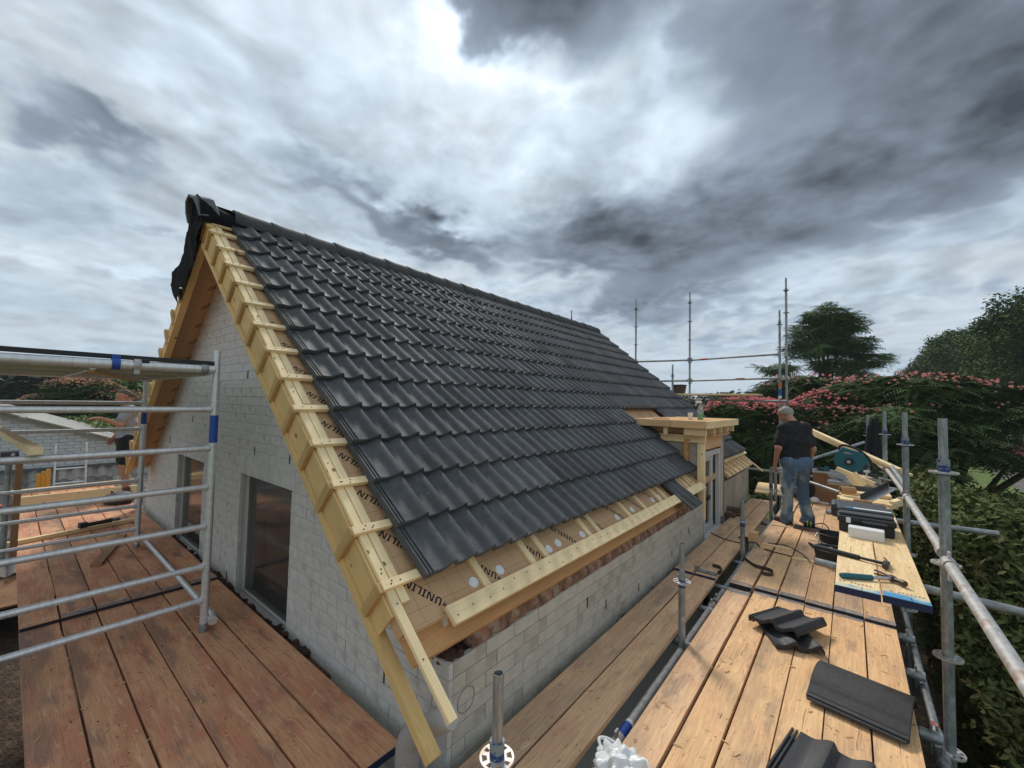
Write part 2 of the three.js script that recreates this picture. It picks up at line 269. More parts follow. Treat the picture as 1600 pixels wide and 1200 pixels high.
// ------------------------------------------------------------ the house
const TH = THREE.MathUtils.degToRad(39.5), CT = Math.cos(TH), ST = Math.sin(TH);
const P0 = V(-1.593, 3.054, -1.385), RX = -4.85;                        // lower corner of the tiling, ridge axis
const roofMat = new THREE.Matrix4().makeBasis(V(-CT, ST, 0), V(ST, CT, 0), V(0, 0, -1)).setPosition(P0);
const leftMat = new THREE.Matrix4().makeBasis(V(CT, ST, 0), V(-ST, CT, 0), V(0, 0, 1)).setPosition(V(2 * RX - P0.x, P0.y, P0.z));
const house = thing('house', 'white painted brick house under re-roofing with half laid dark tiles', 'house');
const WX = -1.5, WZ = -1.40;
const camP = camera.position;

// printed face of the insulation boards
const boardMap = (() => {
  const c = document.createElement('canvas'); c.width = 1024; c.height = 704; const x = c.getContext('2d'); const S = 1024 / 0.84;
  x.fillStyle = '#c69f76'; x.fillRect(0, 0, 1024, 704);
  for (let i = 0; i < 2600; i++) { x.fillStyle = `rgba(${rnd() < 0.5 ? '90,60,35' : '225,190,150'},${rr(0.03, 0.12)})`; x.fillRect(rr(0, 1024), rr(0, 704), rr(2, 26), rr(1, 3)); }
  x.strokeStyle = 'rgba(70,45,30,0.75)'; x.lineWidth = 1.6;
  for (let i = 0; i < 9; i++) { x.beginPath(); x.moveTo(i * 1024 / 8, 0); x.lineTo(i * 1024 / 8, 704); x.stroke(); }
  for (let i = 0; i < 7; i++) { x.beginPath(); x.moveTo(0, i * 704 / 6); x.lineTo(1024, i * 704 / 6); x.stroke(); }
  x.fillStyle = '#171311'; x.font = 'bold 74px sans-serif'; x.textBaseline = 'middle'; x.textAlign = 'center';
  const put = (e, u) => { for (const de of [-0.84, 0, 0.84]) for (const du of [-0.58, 0, 0.58]) { x.save(); x.translate((e + de) * S, 704 - (u + du) * 704 / 0.58); x.rotate(-2.25); x.fillText('UNILIN', 0, 0); x.lineWidth = 7; x.strokeStyle = '#171311'; for (const k of [0, 1, 2]) { x.beginPath(); x.moveTo(-150 - k * 11, 16 - k * 10); x.lineTo(-140 - k * 9, -16 + k * 4); x.stroke(); } x.restore(); } };
  for (const [e, u] of [[0.80, 0.265], [0.795, 0.55], [0.37, 0.265], [0.365, 0.55]]) put(e, u);
  const t = new THREE.CanvasTexture(c); t.colorSpace = THREE.SRGBColorSpace; t.wrapS = t.wrapT = THREE.RepeatWrapping; return t;
})();
M.board = std({ map: boardMap, roughness: 0.75, bumpMap: fineBump, bumpScale: 0.0006 });
function boardGeo(u0, u1, e0, e1, n0, n1, flip) {                        // big faces printed, thin edges plain
  const g = new THREE.BoxGeometry(u1 - u0, n1 - n0, e1 - e0); g.translate((u0 + u1) / 2, (n0 + n1) / 2, (e0 + e1) / 2);
  const p = g.attributes.position, n = g.attributes.normal, uv = g.attributes.uv;
  for (let i = 0; i < p.count; i++) { const s = (n.getY(i) < -0.5 ? -1 : 1) * (flip ? -1 : 1); uv.setXY(i, s * p.getZ(i) / 0.84, p.getX(i) / 0.58); }
  return g;
}
const roof = part('roof', boardGeo(-0.165, 4.20, -0.234, 7.85, -0.165, -0.103), M.board, house, 'brown printed insulation boards and tiles of the near roof slope');
roof.applyMatrix4(roofMat);
const roofL = part('roof', boardGeo(-0.165, 4.20, -7.85, 0.234, -0.165, -0.103, true), M.board, house, 'far roof slope with brown printed boards seen from below');
roofL.applyMatrix4(leftMat);
part('board_edge', rb(0.006, 0.058, 8.06, 0.002, -0.168, -0.134, 3.816), M.boardEdge, roof);

// tiles
const prof = (t) => 0.036 * (0.25 * t + 0.75 * sst(0.30, 0.82, t)) * (1 - sst(0.86, 1.0, t)) - 0.004 * Math.sin(Math.min(t / 0.55, 1) * Math.PI);
const TS = [0, 0.12, 0.24, 0.35, 0.46, 0.56, 0.65, 0.73, 0.80, 0.86, 0.90, 0.94, 0.98];
const GA = 0.3135, TLEN = 0.415, TILT = 0.037 / GA;
function tileGeo(verge, closed) {
  const line = [];
  if (verge) for (const [e, n] of [[-0.052, -0.02], [-0.050, -0.002], [-0.042, -0.002], [-0.039, -0.014], [-0.033, -0.014], [-0.030, -0.002], [-0.023, -0.002], [-0.020, -0.014], [-0.014, -0.014], [-0.010, 0]]) line.push([e, n]);
  for (let m = 0; m < 2; m++) for (const t of TS) line.push([(m + t) * 0.15, prof(t)]);
  line.push([0.3, 0.002]);
  const rows = [[0, -0.030], [0, -0.005], [0.005, 0], [TLEN, 0], [TLEN, -0.022], [0.03, -0.024], [0, -0.030]];
  const pos = [], uv = [], idx = [], nL = line.length;
  rows.forEach(([u, dn], r) => line.forEach(([e, n]) => { pos.push(u, n + dn - u * TILT, e); uv.push(e + r * 0.013, u + r * 0.02); }));
  for (let r = 0; r + 1 < rows.length; r++) for (let k = 0; k + 1 < nL; k++) { const a = r * nL + k, b = a + 1, c = a + nL, d = c + 1; idx.push(a, b, c, b, d, c); }
  for (const [k, s] of [[0, 1], [nL - 1, -1]]) for (const [a, b, c] of [[1, 2, 3], [1, 3, 5], [1, 5, 6], [3, 4, 5]]) { const A = [a, b, c].map((r) => r * nL + k); idx.push(...(s > 0 ? A : A.reverse())); }
  let g = new THREE.BufferGeometry(); g.setAttribute('position', new THREE.Float32BufferAttribute(pos, 3)); g.setAttribute('uv', new THREE.Float32BufferAttribute(uv, 2)); g.setIndex(idx);
  g = g.toNonIndexed(); const q = g.attributes.position, nn = new Float32Array(q.count * 3);
  // smooth only within the same band of faces
  const acc = {}; const A = V(0, 0, 0), B = V(0, 0, 0), C = V(0, 0, 0), fn = [];
  for (let i = 0; i < q.count; i += 3) { A.fromBufferAttribute(q, i); B.fromBufferAttribute(q, i + 1); C.fromBufferAttribute(q, i + 2); fn.push(B.sub(A).cross(C.sub(A)).normalize().clone()); }
  const key = (i) => q.getX(i).toFixed(4) + q.getY(i).toFixed(4) + q.getZ(i).toFixed(4);
  for (let i = 0; i < q.count; i++) (acc[key(i)] ??= []).push(fn[(i / 3) | 0]);
  for (let i = 0; i < q.count; i++) { const f = fn[(i / 3) | 0], s = V(0, 0, 0); for (const o of acc[key(i)]) if (o.dot(f) > 0.72) s.add(o); s.normalize(); nn.set([s.x, s.y, s.z], i * 3); }
  g.setAttribute('normal', new THREE.BufferAttribute(nn, 3)); return g;
}
const TG = [], TV = [];
for (let k = 0; k < 4; k++) { for (const [L, v] of [[TG, false], [TV, true]]) { const g = tileGeo(v), uv = g.attributes.uv; for (let i = 0; i < uv.count; i++) uv.setXY(i, uv.getX(i) + k * 0.37, uv.getY(i) + k * 0.53); L.push(g); } }
const tileMats = [0.82, 0.9, 0.97, 1.03, 1.12, 1.24].map((k) => { const m = M.tile.clone(); m.color = lin(k, k, k * 1.01); return m; });
{
  const all = [];
  for (let r = 0; r < 13; r++) for (let c = 0; c < 26; c++) {
    if (r < 4 && c >= 15 && c < 19) continue;
    if (r === 3 && c >= 14 && c < 15) continue;
    const u = r * GA, e = c * 0.3, w = V(u, 0, e).applyMatrix4(roofMat); all.push({ u, e, c, d: w.distanceTo(camP) });
  }
  all.sort((a, b) => a.d - b.d); const far = [];
  all.forEach((t, i) => {
    const k = (rnd() * 4) | 0, g = t.c === 0 ? TV[k] : TG[k], m = new THREE.Matrix4().makeRotationFromEuler(new THREE.Euler(rr(-1, 1) * 0.005, rr(-1, 1) * 0.005, rr(-1, 1) * 0.004)).setPosition(t.u + rr(-0.003, 0.003), rr(-0.002, 0.002), t.e + rr(-0.003, 0.003));
    if (i < 300) { const o = part('roof_tile', g, tileMats[(rnd() * 6) | 0], roof); o.applyMatrix4(m); } else far.push(g.clone().applyMatrix4(m));
  });
  if (far.length) part('roof_tile', far, M.tile, roof).userData.kind = 'stuff';
}
// battens, counter battens, verge timber; local axes: up the slope, out of the roof, along the eave
function slopeTimber(R, s) {                                              // s = 1 near slope, -1 far slope
  const E = (e0, e1) => [(s * (e0 + e1)) / 2, Math.abs(e1 - e0)];
  for (let k = 0; k < 14; k++) {
    const u = Math.min(k * GA + 0.055, 4.02), len = rr(-0.272, -0.254), [c, L] = E(len, 0.42);
    const o = part('batten', rb(0.046, 0.026, L, 0.003, 0, 0, 0), M.pine, R); o.position.set(u, -0.070, c); o.rotation.y = rr(-0.012, 0.012);
    const [bc, bl] = E(-0.277, -0.2525), bh = rr(0.19, 0.215); part('batten_block', rb(0.050, bh, bl, 0.003, u + rr(-0.006, 0.006), -0.062 - bh / 2 + rr(-0.008, 0.004), bc), M.pineBlock, R);
  }
  let [c, L] = E(-0.251, -0.235); part('rake_board', rb(4.28, 0.150, L, 0.002, 2.06, -0.178, c), M.pineGreen, R);
  [c, L] = E(-0.234, -0.190); part('counter_batten', rb(s > 0 ? 4.70 : 4.2, 0.021, L, 0.002, s > 0 ? 1.80 : 2.05, -0.0928, c), M.pine, R);
  [c, L] = E(-0.186, -0.139);
  if (s > 0) for (const [u0, u1] of [[-0.045, 1.36], [1.37, 2.50], [2.52, 4.08]]) part('counter_batten', rb(u1 - u0, 0.021, L, 0.002, (u0 + u1) / 2, -0.0928, c + rr(-0.005, 0.005)), M.pine, R);
  else part('counter_batten', rb(4.2, 0.021, L, 0.002, 2.1, -0.0928, c), M.pine, R);
  [c, L] = E(-0.268, -0.206); part('verge_lath', rb(s > 0 ? 4.80 : 4.3, 0.042, L, 0.003, s > 0 ? 1.80 : 2.05, -0.276, c), M.pineGreen, R);
}
slopeTimber(roof, 1); slopeTimber(roofL, -1);
part('soffit_noggin', rb(0.05, 0.06, 0.22, 0.003, 2.2, -0.198, 0.115), M.pineAmber, roofL);
part('eave_beam', rb(0.140, 0.040, 4.08, 0.003, -0.216, -0.187, 1.84), M.beamOld, roof);
for (const e of [0.325, 0.75, 0.90, 1.48, 1.62, 2.22, 2.58, 3.0, 3.16]) part('counter_batten', rb(0.5, 0.020, 0.048, 0.002, 0.088, -0.0932, e), M.pine, roof);
part('fascia_strip', rb(0.096, 0.028, 3.345, 0.003, -0.200, -0.067, 1.668), M.pine, roof);
part('fascia_strip', rb(0.096, 0.028, 0.72, 0.003, -0.200, -0.067, 3.995), M.pine, roof);
for (const e of [3.72, 3.83, 3.95, 4.1, 4.2]) part('counter_batten', rb(0.34, 0.020, 0.045, 0.002, 0.0, -0.0932, e), M.pine, roof);
for (const e of [5.75, 6.05, 6.3, 6.65, 6.95, 7.2, 7.5]) part('counter_batten', rb(0.42, 0.020, 0.045, 0.002, -0.06, -0.0932, e), M.pine, roof);
part('eave_board', rb(0.10, 0.028, 2.0, 0.003, -0.21, -0.125, 6.75), M.pine, roof);
part('counter_batten', rb(0.5, 0.022, 0.05, 0.003, -0.22, -0.07, 7.62), M.pine, roof);
part('batten', rb(0.05, 0.024, 2.3, 0.003, -0.02, -0.062, 6.8), M.pine, roof);
for (const e of [0.262, 0.479, 0.975, 1.10, 1.415, 2.03, 2.36, 2.88, 3.06]) {
  const g = new THREE.LatheGeometry([[0.0, 0.0045], [0.006, 0.0045], [0.007, 0.0075], [0.016, 0.0075], [0.018, 0.0045], [0.026, 0.005], [0.028, 0.008], [0.034, 0.006], [0.036, 0]].map(([a, b]) => new THREE.Vector2(a, b)), 24);
  const o = part('fixing_washer', g, M.whitePl, roof); o.scale.set(0.86, 1, 0.86); o.position.set(-0.095 + rr(-0.01, 0.01), -0.103, e);
}
{
  const L = []; const nail = (u, n, e) => L.push(new THREE.CylinderGeometry(0.0042, 0.0042, 0.002, 8).translate(u + rr(-0.008, 0.008), n, e + rr(-0.006, 0.006)));
  for (let k = 0; k < 13; k++) for (const e of [-0.212, -0.162]) { nail(k * GA + 0.05, -0.0565, e); if (rnd() < 0.6) nail(k * GA + 0.062, -0.0565, e + 0.012); }
  for (let i = 0; i < 30; i++) nail(-0.2 + rr(-0.02, 0.02), -0.0525, i * 0.115 + 0.03);
  for (let i = 0; i < 24; i++) nail(rr(-0.4, 4), -0.0818, -0.212);
  part('nail_heads', L, M.steelDark, roof).userData.kind = 'stuff';
}
// ridge caps
{
  const sh = new THREE.Shape(); const N = 14, r0 = 0.128, r1 = 0.112;
  for (let i = 0; i <= N; i++) { const a = -0.25 + (Math.PI + 0.5) * i / N; const x = Math.cos(a) * r0 * 1.02, y = Math.sin(a) * r0 * 0.95; i ? sh.lineTo(x, y) : sh.moveTo(x, y); }
  for (let i = N; i >= 0; i--) { const a = -0.25 + (Math.PI + 0.5) * i / N; sh.lineTo(Math.cos(a) * r1 * 1.02, Math.sin(a) * r1 * 0.95); }
  const g = new THREE.ExtrudeGeometry(sh, { depth: 0.385, bevelEnabled: true, bevelSize: 0.004, bevelThickness: 0.004, bevelSegments: 1 }); const lip = new THREE.ExtrudeGeometry(sh, { depth: 0.05, bevelEnabled: false }); lip.scale(1.07, 1.07, 1); lip.translate(0, 0, 0.34);
  const gg = merge([g, lip]);
  const ridge = part('ridge', bx(0.05, 0.05, 7.6, RX, 5.62, -5.2), M.pineOld, house, 'row of dark ridge caps along the top of the roof');
  for (let k = 0; k < 22; k++) { const o = part('ridge_cap', gg, tileMats[k % 3], ridge); o.position.set(RX + rr(-0.004, 0.004), 5.648 + rr(-0.004, 0.004), -1.40 - 0.352 * (k + 1)); o.rotation.x = -0.02; }
}

// walls: mortar core with bricks standing a little proud of it
const brickList = [];
const CH = 0.079, BL = 0.232, JT = 0.0036;
const soff = (x) => { const d = Math.abs(x - RX), uu = (Math.abs(P0.x - RX) - d) / CT; return P0.y + uu * ST - 0.165 * CT - 0.165 * ST * ST / CT; };  // underside of the boards above x
{
  const sh = new THREE.Shape(); const yl = (x) => soff(x) + 0.03;
  sh.moveTo(WX - 0.007, 0); sh.lineTo(WX - 0.007, 2.60); sh.lineTo(WX - 0.14, 2.60); sh.lineTo(WX - 0.14, yl(WX - 0.14)); sh.lineTo(RX, yl(RX)); sh.lineTo(2 * RX - WX, yl(WX)); sh.lineTo(2 * RX - WX, 0);
  const hole = (a, b, c, d) => { const h = new THREE.Path(); h.moveTo(a, c); h.lineTo(b, c); h.lineTo(b, d); h.lineTo(a, d); sh.holes.push(h); };
  hole(-4.37, -3.28, 2.10, 3.19); hole(-6.57, -5.50, 2.10, 3.16);
  const g = new THREE.ExtrudeGeometry(sh, { depth: 0.22, bevelEnabled: false }); g.translate(0, 0, WZ - 0.2245);
  const gable = part('gable_wall', g, M.mortar, house, 'white painted brick gable wall with two windows');
  const eave = part('eave_wall', [bx(0.215, 2.60, 4.29, WX - 0.1135, 1.30, WZ - 0.155 - 2.0 - 0.146), bx(0.215, 0.03, 4.16, WX - 0.1135, 2.615, WZ - 0.155 - 2.0 - 0.211)], M.mortar, house, 'painted brick wall below the eave');
  const far = part('side_wall', bx(0.22, 2.74, 1.95, WX - 0.11, 1.37, -7.97), M.render_, house, 'rough grey rendered wall beyond the dormer door'); part('side_wall', bx(0.22, 2.74, 7.3, 2 * RX - WX + 0.11, 1.37, -5.25), M.render_, house);
  const fs = new THREE.Shape(); fs.moveTo(WX - 0.23, 0); fs.lineTo(WX - 0.23, soff(WX - 0.23)); fs.lineTo(RX, soff(RX)); fs.lineTo(2 * RX - WX + 0.23, soff(WX - 0.23)); fs.lineTo(2 * RX - WX + 0.23, 0);
  const fg = new THREE.ExtrudeGeometry(fs, { depth: 0.2, bevelEnabled: false }); fg.translate(0, 0, -8.9); part('gable_wall', fg, M.render_, house, 'far gable wall');
  // gable bricks
  const wins = [[-4.366, -3.284, 2.09, 3.19], [-6.566, -5.504, 2.09, 3.16]], lint = [[-4.42, -3.23, 3.19, 3.36], [-6.62, -5.45, 3.16, 3.33]];
  for (let c = 0; c < 54; c++) {
    const y = 1.686 + c * CH, y1 = y + CH - JT; if (y > 5.3) break;
    const half = WX + 0.0; let xa = half, xb = 2 * RX - WX;
    if (y > soff(WX) - 0.12) { const d = (soff(RX) - y) / (ST / CT) - 0.01; if (d < 0.1) break; xa = Math.min(xa, RX + d); xb = Math.max(xb, RX - d); }
    let x = WX + (c % 2 ? (BL + JT) / 2 : 0);
    while (x > xb) {
      let a = Math.min(x, xa), b = Math.max(x - BL, xb); x -= BL + JT;
      if (a - b < 0.03) continue;
      if (y > 2.56 && a > WX - 0.03 && y < 2.78) continue;
      let segs = [[b, a]];
      for (const [wa, wb, wy0, wy1] of [...wins, ...lint]) { if (y1 < wy0 || y > wy1 - 0.02) continue; const o = []; for (const [p, q] of segs) { if (q <= wa || p >= wb) o.push([p >= wb && p - wb < 0.06 ? wb : p, q <= wa && wa - q < 0.06 ? wa : q]); else { if (p < wa - 0.004) o.push([p, wa]); if (q > wb + 0.004) o.push([wb, q]); } } segs = o; }
      for (const [p, q] of segs) brickList.push({ wall: gable, w: q - p, h: CH - JT, d: 0.03, x: (p + q) / 2, y: y + (CH - JT) / 2, z: WZ - 0.015 + rr(-0.0014, 0.0010), m: M.brick, ax: 0 });
    }
  }
  for (const [a, b, y0, y1] of lint) part('lintel', rb(b - a - 0.006, y1 - y0 - 0.006, 0.03, 0.002, (a + b) / 2, (y0 + y1) / 2, WZ - 0.014), M.brick, gable);
  // eave bricks
  for (let c = 0; c < 12; c++) {
    const y = 1.686 + c * CH; let z = WZ - 0.032 - (c % 2 ? 0 : (BL + JT) / 2 - 0.03);
    if (c % 2 === 0) brickList.push({ wall: eave, w: (BL) / 2 - 0.03, h: CH - JT, d: 0.03, x: WX - 0.015, y: y + (CH - JT) / 2, z: WZ - 0.032 - ((BL) / 2 - 0.03) / 2, m: M.brickWarm, ax: 2 });
    while (z > -5.7) { const a = z, b = Math.max(z - BL, -5.84); z -= BL + JT; if (y > 2.58 && a > WZ - 0.16) continue; brickList.push({ wall: eave, w: a - b, h: CH - JT, d: 0.03, x: WX - 0.015 + rr(-0.0014, 0.0010), y: y + (CH - JT) / 2, z: (a + b) / 2, m: M.brickWarm, ax: 2 }); }
  }
  const geos = {}; const far2 = new Map();
  for (const b of brickList) b.dist = V(b.x, b.y, b.z).distanceTo(camP) * (b.x < -6.6 ? 1.5 : 1);
  brickList.sort((a, b) => a.dist - b.dist);
  brickList.forEach((b, i) => {
    const full = Math.abs(b.w - BL) < 0.002, key = full ? 'f' + b.ax + ((rnd() * 4) | 0) : null;
    let g = key && geos[key]; if (!g) { g = b.ax === 0 ? rb(b.w, b.h, b.d, 0.0025) : rb(b.d, b.h, b.w, 0.0025); if (key) geos[key] = g; }
    if (i < 300) { const o = part('brick', g, b.m, b.wall); o.position.set(b.x, b.y, b.z); o.rotation.set(rr(-1, 1) * 0.006, rr(-1, 1) * 0.004, rr(-1, 1) * 0.004); }
    else { const h = g.clone(); h.translate(b.x, b.y, b.z); const k = b.wall.uuid + b.m.uuid; if (!far2.has(k)) far2.set(k, [b.wall, b.m, []]); far2.get(k)[2].push(h); }
  });
  for (const [w, m, L] of far2.values()) part('brick', L, m, w).userData.kind = 'stuff';
  // open vertical joints
  for (const [x, y] of [[-2.02, 2.36], [-2.42, 2.86], [-3.34, 3.42], [-4.05, 3.42], [-2.62, 2.02], [-1.86, 2.02], [-4.6, 2.2], [-2.9, 3.55], [-5.2, 4.35], [-4.3, 4.1], [-6.0, 3.62], [-7.0, 3.3]]) part('open_joint', bx(0.011, 0.07, 0.006, x, y, WZ + 0.0005), M.black, gable);
  for (const [z, y] of [[-1.86, 1.99], [-2.3, 2.0], [-3.05, 2.33], [-3.7, 2.25], [-4.6, 2.3], [-5.2, 2.42], [-2.75, 2.45]]) part('open_joint', bx(0.006, 0.07, 0.011, WX + 0.0005, y, z), M.black, eave);
  // ragged mortar bed under the eave beam
  const rg = new THREE.BoxGeometry(0.2, 0.10, 4.1, 3, 4, 200), p = rg.attributes.position;
  for (let i = 0; i < p.count; i++) { const z = p.getZ(i), n = fbm(z * 9 + 50, p.getY(i) * 20 + 7, 4); p.setX(i, p.getX(i) + (n - 0.5) * 0.04); p.setY(i, p.getY(i) + (fbm(z * 14, p.getX(i) * 14 + 3, 3) - 0.5) * 0.035); }
  rg.computeVertexNormals(); rg.translate(WX - 0.112, 2.680, WZ - 0.16 - 2.06); boxUV(rg, 2, 0, 0); part('mortar_bed', rg, M.bed, eave);
  const rub = []; for (let i = 0; i < 14; i++) { const g = new THREE.DodecahedronGeometry(rr(0.02, 0.05), 0); g.scale(1.3, 0.8, 1); g.rotateY(rr(0, 6)); g.translate(WX - rr(0.03, 0.14), 2.60 + rr(0, 0.03), WZ - rr(0.03, 0.15)); rub.push(g); } part('broken_mortar', rub, M.rough, eave);

  // windows
  for (const [a, b, y0, y1] of [[-4.37, -3.28, 2.10, 3.19], [-6.57, -5.50, 2.10, 3.16]]) {
    const w = new THREE.Group(); w.name = 'window'; gable.add(w); w.position.set((a + b) / 2, y0, WZ - 0.075); const W = b - a, Hh = y1 - y0;
    const fr = (x0, x1, q0, q1, z, d, t) => [rb(t, q1 - q0, d, 0.002, x0 + t / 2, (q0 + q1) / 2, z), rb(t, q1 - q0, d, 0.002, x1 - t / 2, (q0 + q1) / 2, z), rb(x1 - x0 - 2 * t, t, d, 0.002, (x0 + x1) / 2, q1 - t / 2, z), rb(x1 - x0 - 2 * t, t, d, 0.002, (x0 + x1) / 2, q0 + t / 2, z)];
    w.userData.label = 'dark window with thin white frame';
    const m0 = part('window_frame', [...fr(-W / 2, W / 2, 0.01, Hh, 0.0, 0.03, 0.014)], M.frameWhite, gable); m0.position.copy(w.position);
    const m2 = part('insect_screen', bx(W - 0.03, Hh - 0.04, 0.002, 0, Hh / 2, 0), M.screen, gable); m2.position.copy(w.position);
    const m3 = part('inner_frame', [...fr(-W / 2 + 0.02, W / 2 - 0.02, 0.03, Hh - 0.01, -0.085, 0.05, 0.075), rb(0.11, Hh - 0.2, 0.05, 0.002, -0.14, Hh / 2, -0.085), rb(0.02, Hh - 0.2, 0.03, 0.002, -0.24, Hh / 2, -0.075), rb(W - 0.2, 0.09, 0.05, 0.002, 0, 0.17, -0.084)], M.frameGrey, gable); m3.position.copy(w.position);
    const m4 = part('window_pane', bx(W - 0.12, Hh - 0.16, 0.004, 0, Hh / 2, -0.09), M.glass, gable); m4.position.copy(w.position);
    const m5 = part('window_reveal', [bx(W + 0.3, 0.02, 1.2, 0, -0.05, -0.75), bx(W + 0.3, 0.02, 1.2, 0, Hh + 0.1, -0.75), bx(0.02, Hh + 0.2, 1.2, -W / 2 - 0.15, Hh / 2, -0.75), bx(0.02, Hh + 0.2, 1.2, W / 2 + 0.15, Hh / 2, -0.75), bx(W + 0.3, Hh + 0.2, 0.02, 0, Hh / 2, -1.35)], M.room, gable); m5.position.copy(w.position);
    gable.remove(w);
  }
}
// dormer with flat timber roof and door
{
  const dm = part('dormer', bx(1.30, 0.02, 1.0, -2.05, 3.50, -6.42), M.ply, house, 'raw timber dormer with flat roof and white door frame');
  const zn = -5.62, zf = -7.44, xf = -1.40;
  part('roof_slab', [rb(1.0, 0.02, zn - zf - 0.06, 0.003, xf - 0.53, 3.688, (zn + zf) / 2)], M.ply, dm);
  part('fascia', rb(0.03, 0.095, zn - zf, 0.003, xf, 3.655, (zn + zf) / 2), M.pine, dm);
  part('fascia', [rb(0.44, 0.095, 0.03, 0.003, xf - 0.235, 3.655, zn - 0.015), rb(0.62, 0.093, 0.03, 0.003, xf - 0.77, 3.656, zn - 0.017)], M.pineAmber, dm);
  part('fascia', rb(1.0, 0.095, 0.03, 0.003, xf - 0.52, 3.655, zf + 0.015), M.pine, dm);
  for (let k = 0; k < 5; k++) part('joist', rb(k ? 0.9 : 0.28, 0.095, 0.045, 0.003, k ? xf - 0.47 : xf - 0.17, 3.558, zn - 0.10 - k * 0.385), M.pine, dm);
  part('joist', rb(0.05, 0.10, 0.05, 0.003, xf - 0.55, 3.555, zn - 0.09), M.pine, dm);
  part('header', rb(0.9, 0.10, 0.05, 0.003, -1.93, 3.455, -5.87), M.pine, dm);
  part('header', rb(0.05, 0.20, 1.05, 0.003, -1.53, 3.405, -6.43), M.pineAmber, dm);
  part('post', rb(0.085, 1.0, 0.085, 0.004, -1.53, 2.90, -5.86), M.pine, dm);
  part('post', rb(0.06, 0.9, 0.05, 0.004, -1.72, 3.0, -5.86), M.ply, dm);
  part('post', rb(0.09, 1.24, 0.08, 0.004, -1.54, 2.86, -6.95), M.pineOld, dm);
  part('post', rb(0.03, 1.24, 0.05, 0.004, -1.505, 2.88, -6.84), M.frameWhite, dm);
  part('cheek_panel', rb(0.95, 0.75, 0.02, 0.002, -2.0, 3.06, -5.90), M.render_, dm);
  part('cheek_panel', rb(0.95, 0.9, 0.02, 0.002, -2.05, 3.0, -6.98), M.ply, dm);
  part('roof_board', boardGeo(1.0, 1.30, 4.45, 5.7, -0.102, -0.09), M.board, dm).applyMatrix4(roofMat);
  const z0 = -5.905, z1 = -6.80, X = -1.54;
  part('door_frame', [rb(0.06, 0.07, z0 - z1, 0.004, X, 3.24, (z0 + z1) / 2), rb(0.06, 1.10, 0.075, 0.004, X + 0.002, 2.68, z1 + 0.037), rb(0.06, 1.10, 0.05, 0.004, X + 0.002, 2.68, z0 - 0.025), rb(0.14, 0.06, z0 - z1, 0.004, X + 0.02, 2.12, (z0 + z1) / 2)], M.frameWhite, dm);
  part('door_leaf', [rb(0.04, 1.05, 0.10, 0.004, X - 0.03, 2.68, z1 + 0.33), rb(0.04, 1.05, 0.06, 0.004, X - 0.03, 2.68, z0 - 0.1), rb(0.04, 0.09, 0.55, 0.004, X - 0.031, 2.20, -6.28), rb(0.04, 0.08, 0.55, 0.004, X - 0.031, 3.17, -6.28)], M.frameGrey, dm);
  part('door_pane', bx(0.006, 0.94, 0.83, X - 0.04, 2.69, -6.35), M.screen, dm);
  part('door_latch', rb(0.02, 0.06, 0.16, 0.004, X + 0.0, 2.62, -6.25), M.black, dm);
  part('interior', [bx(0.02, 1.3, 1.1, -2.5, 2.7, -6.42), bx(0.9, 0.02, 1.1, -2.05, 2.06, -6.42)], M.room, dm);
}
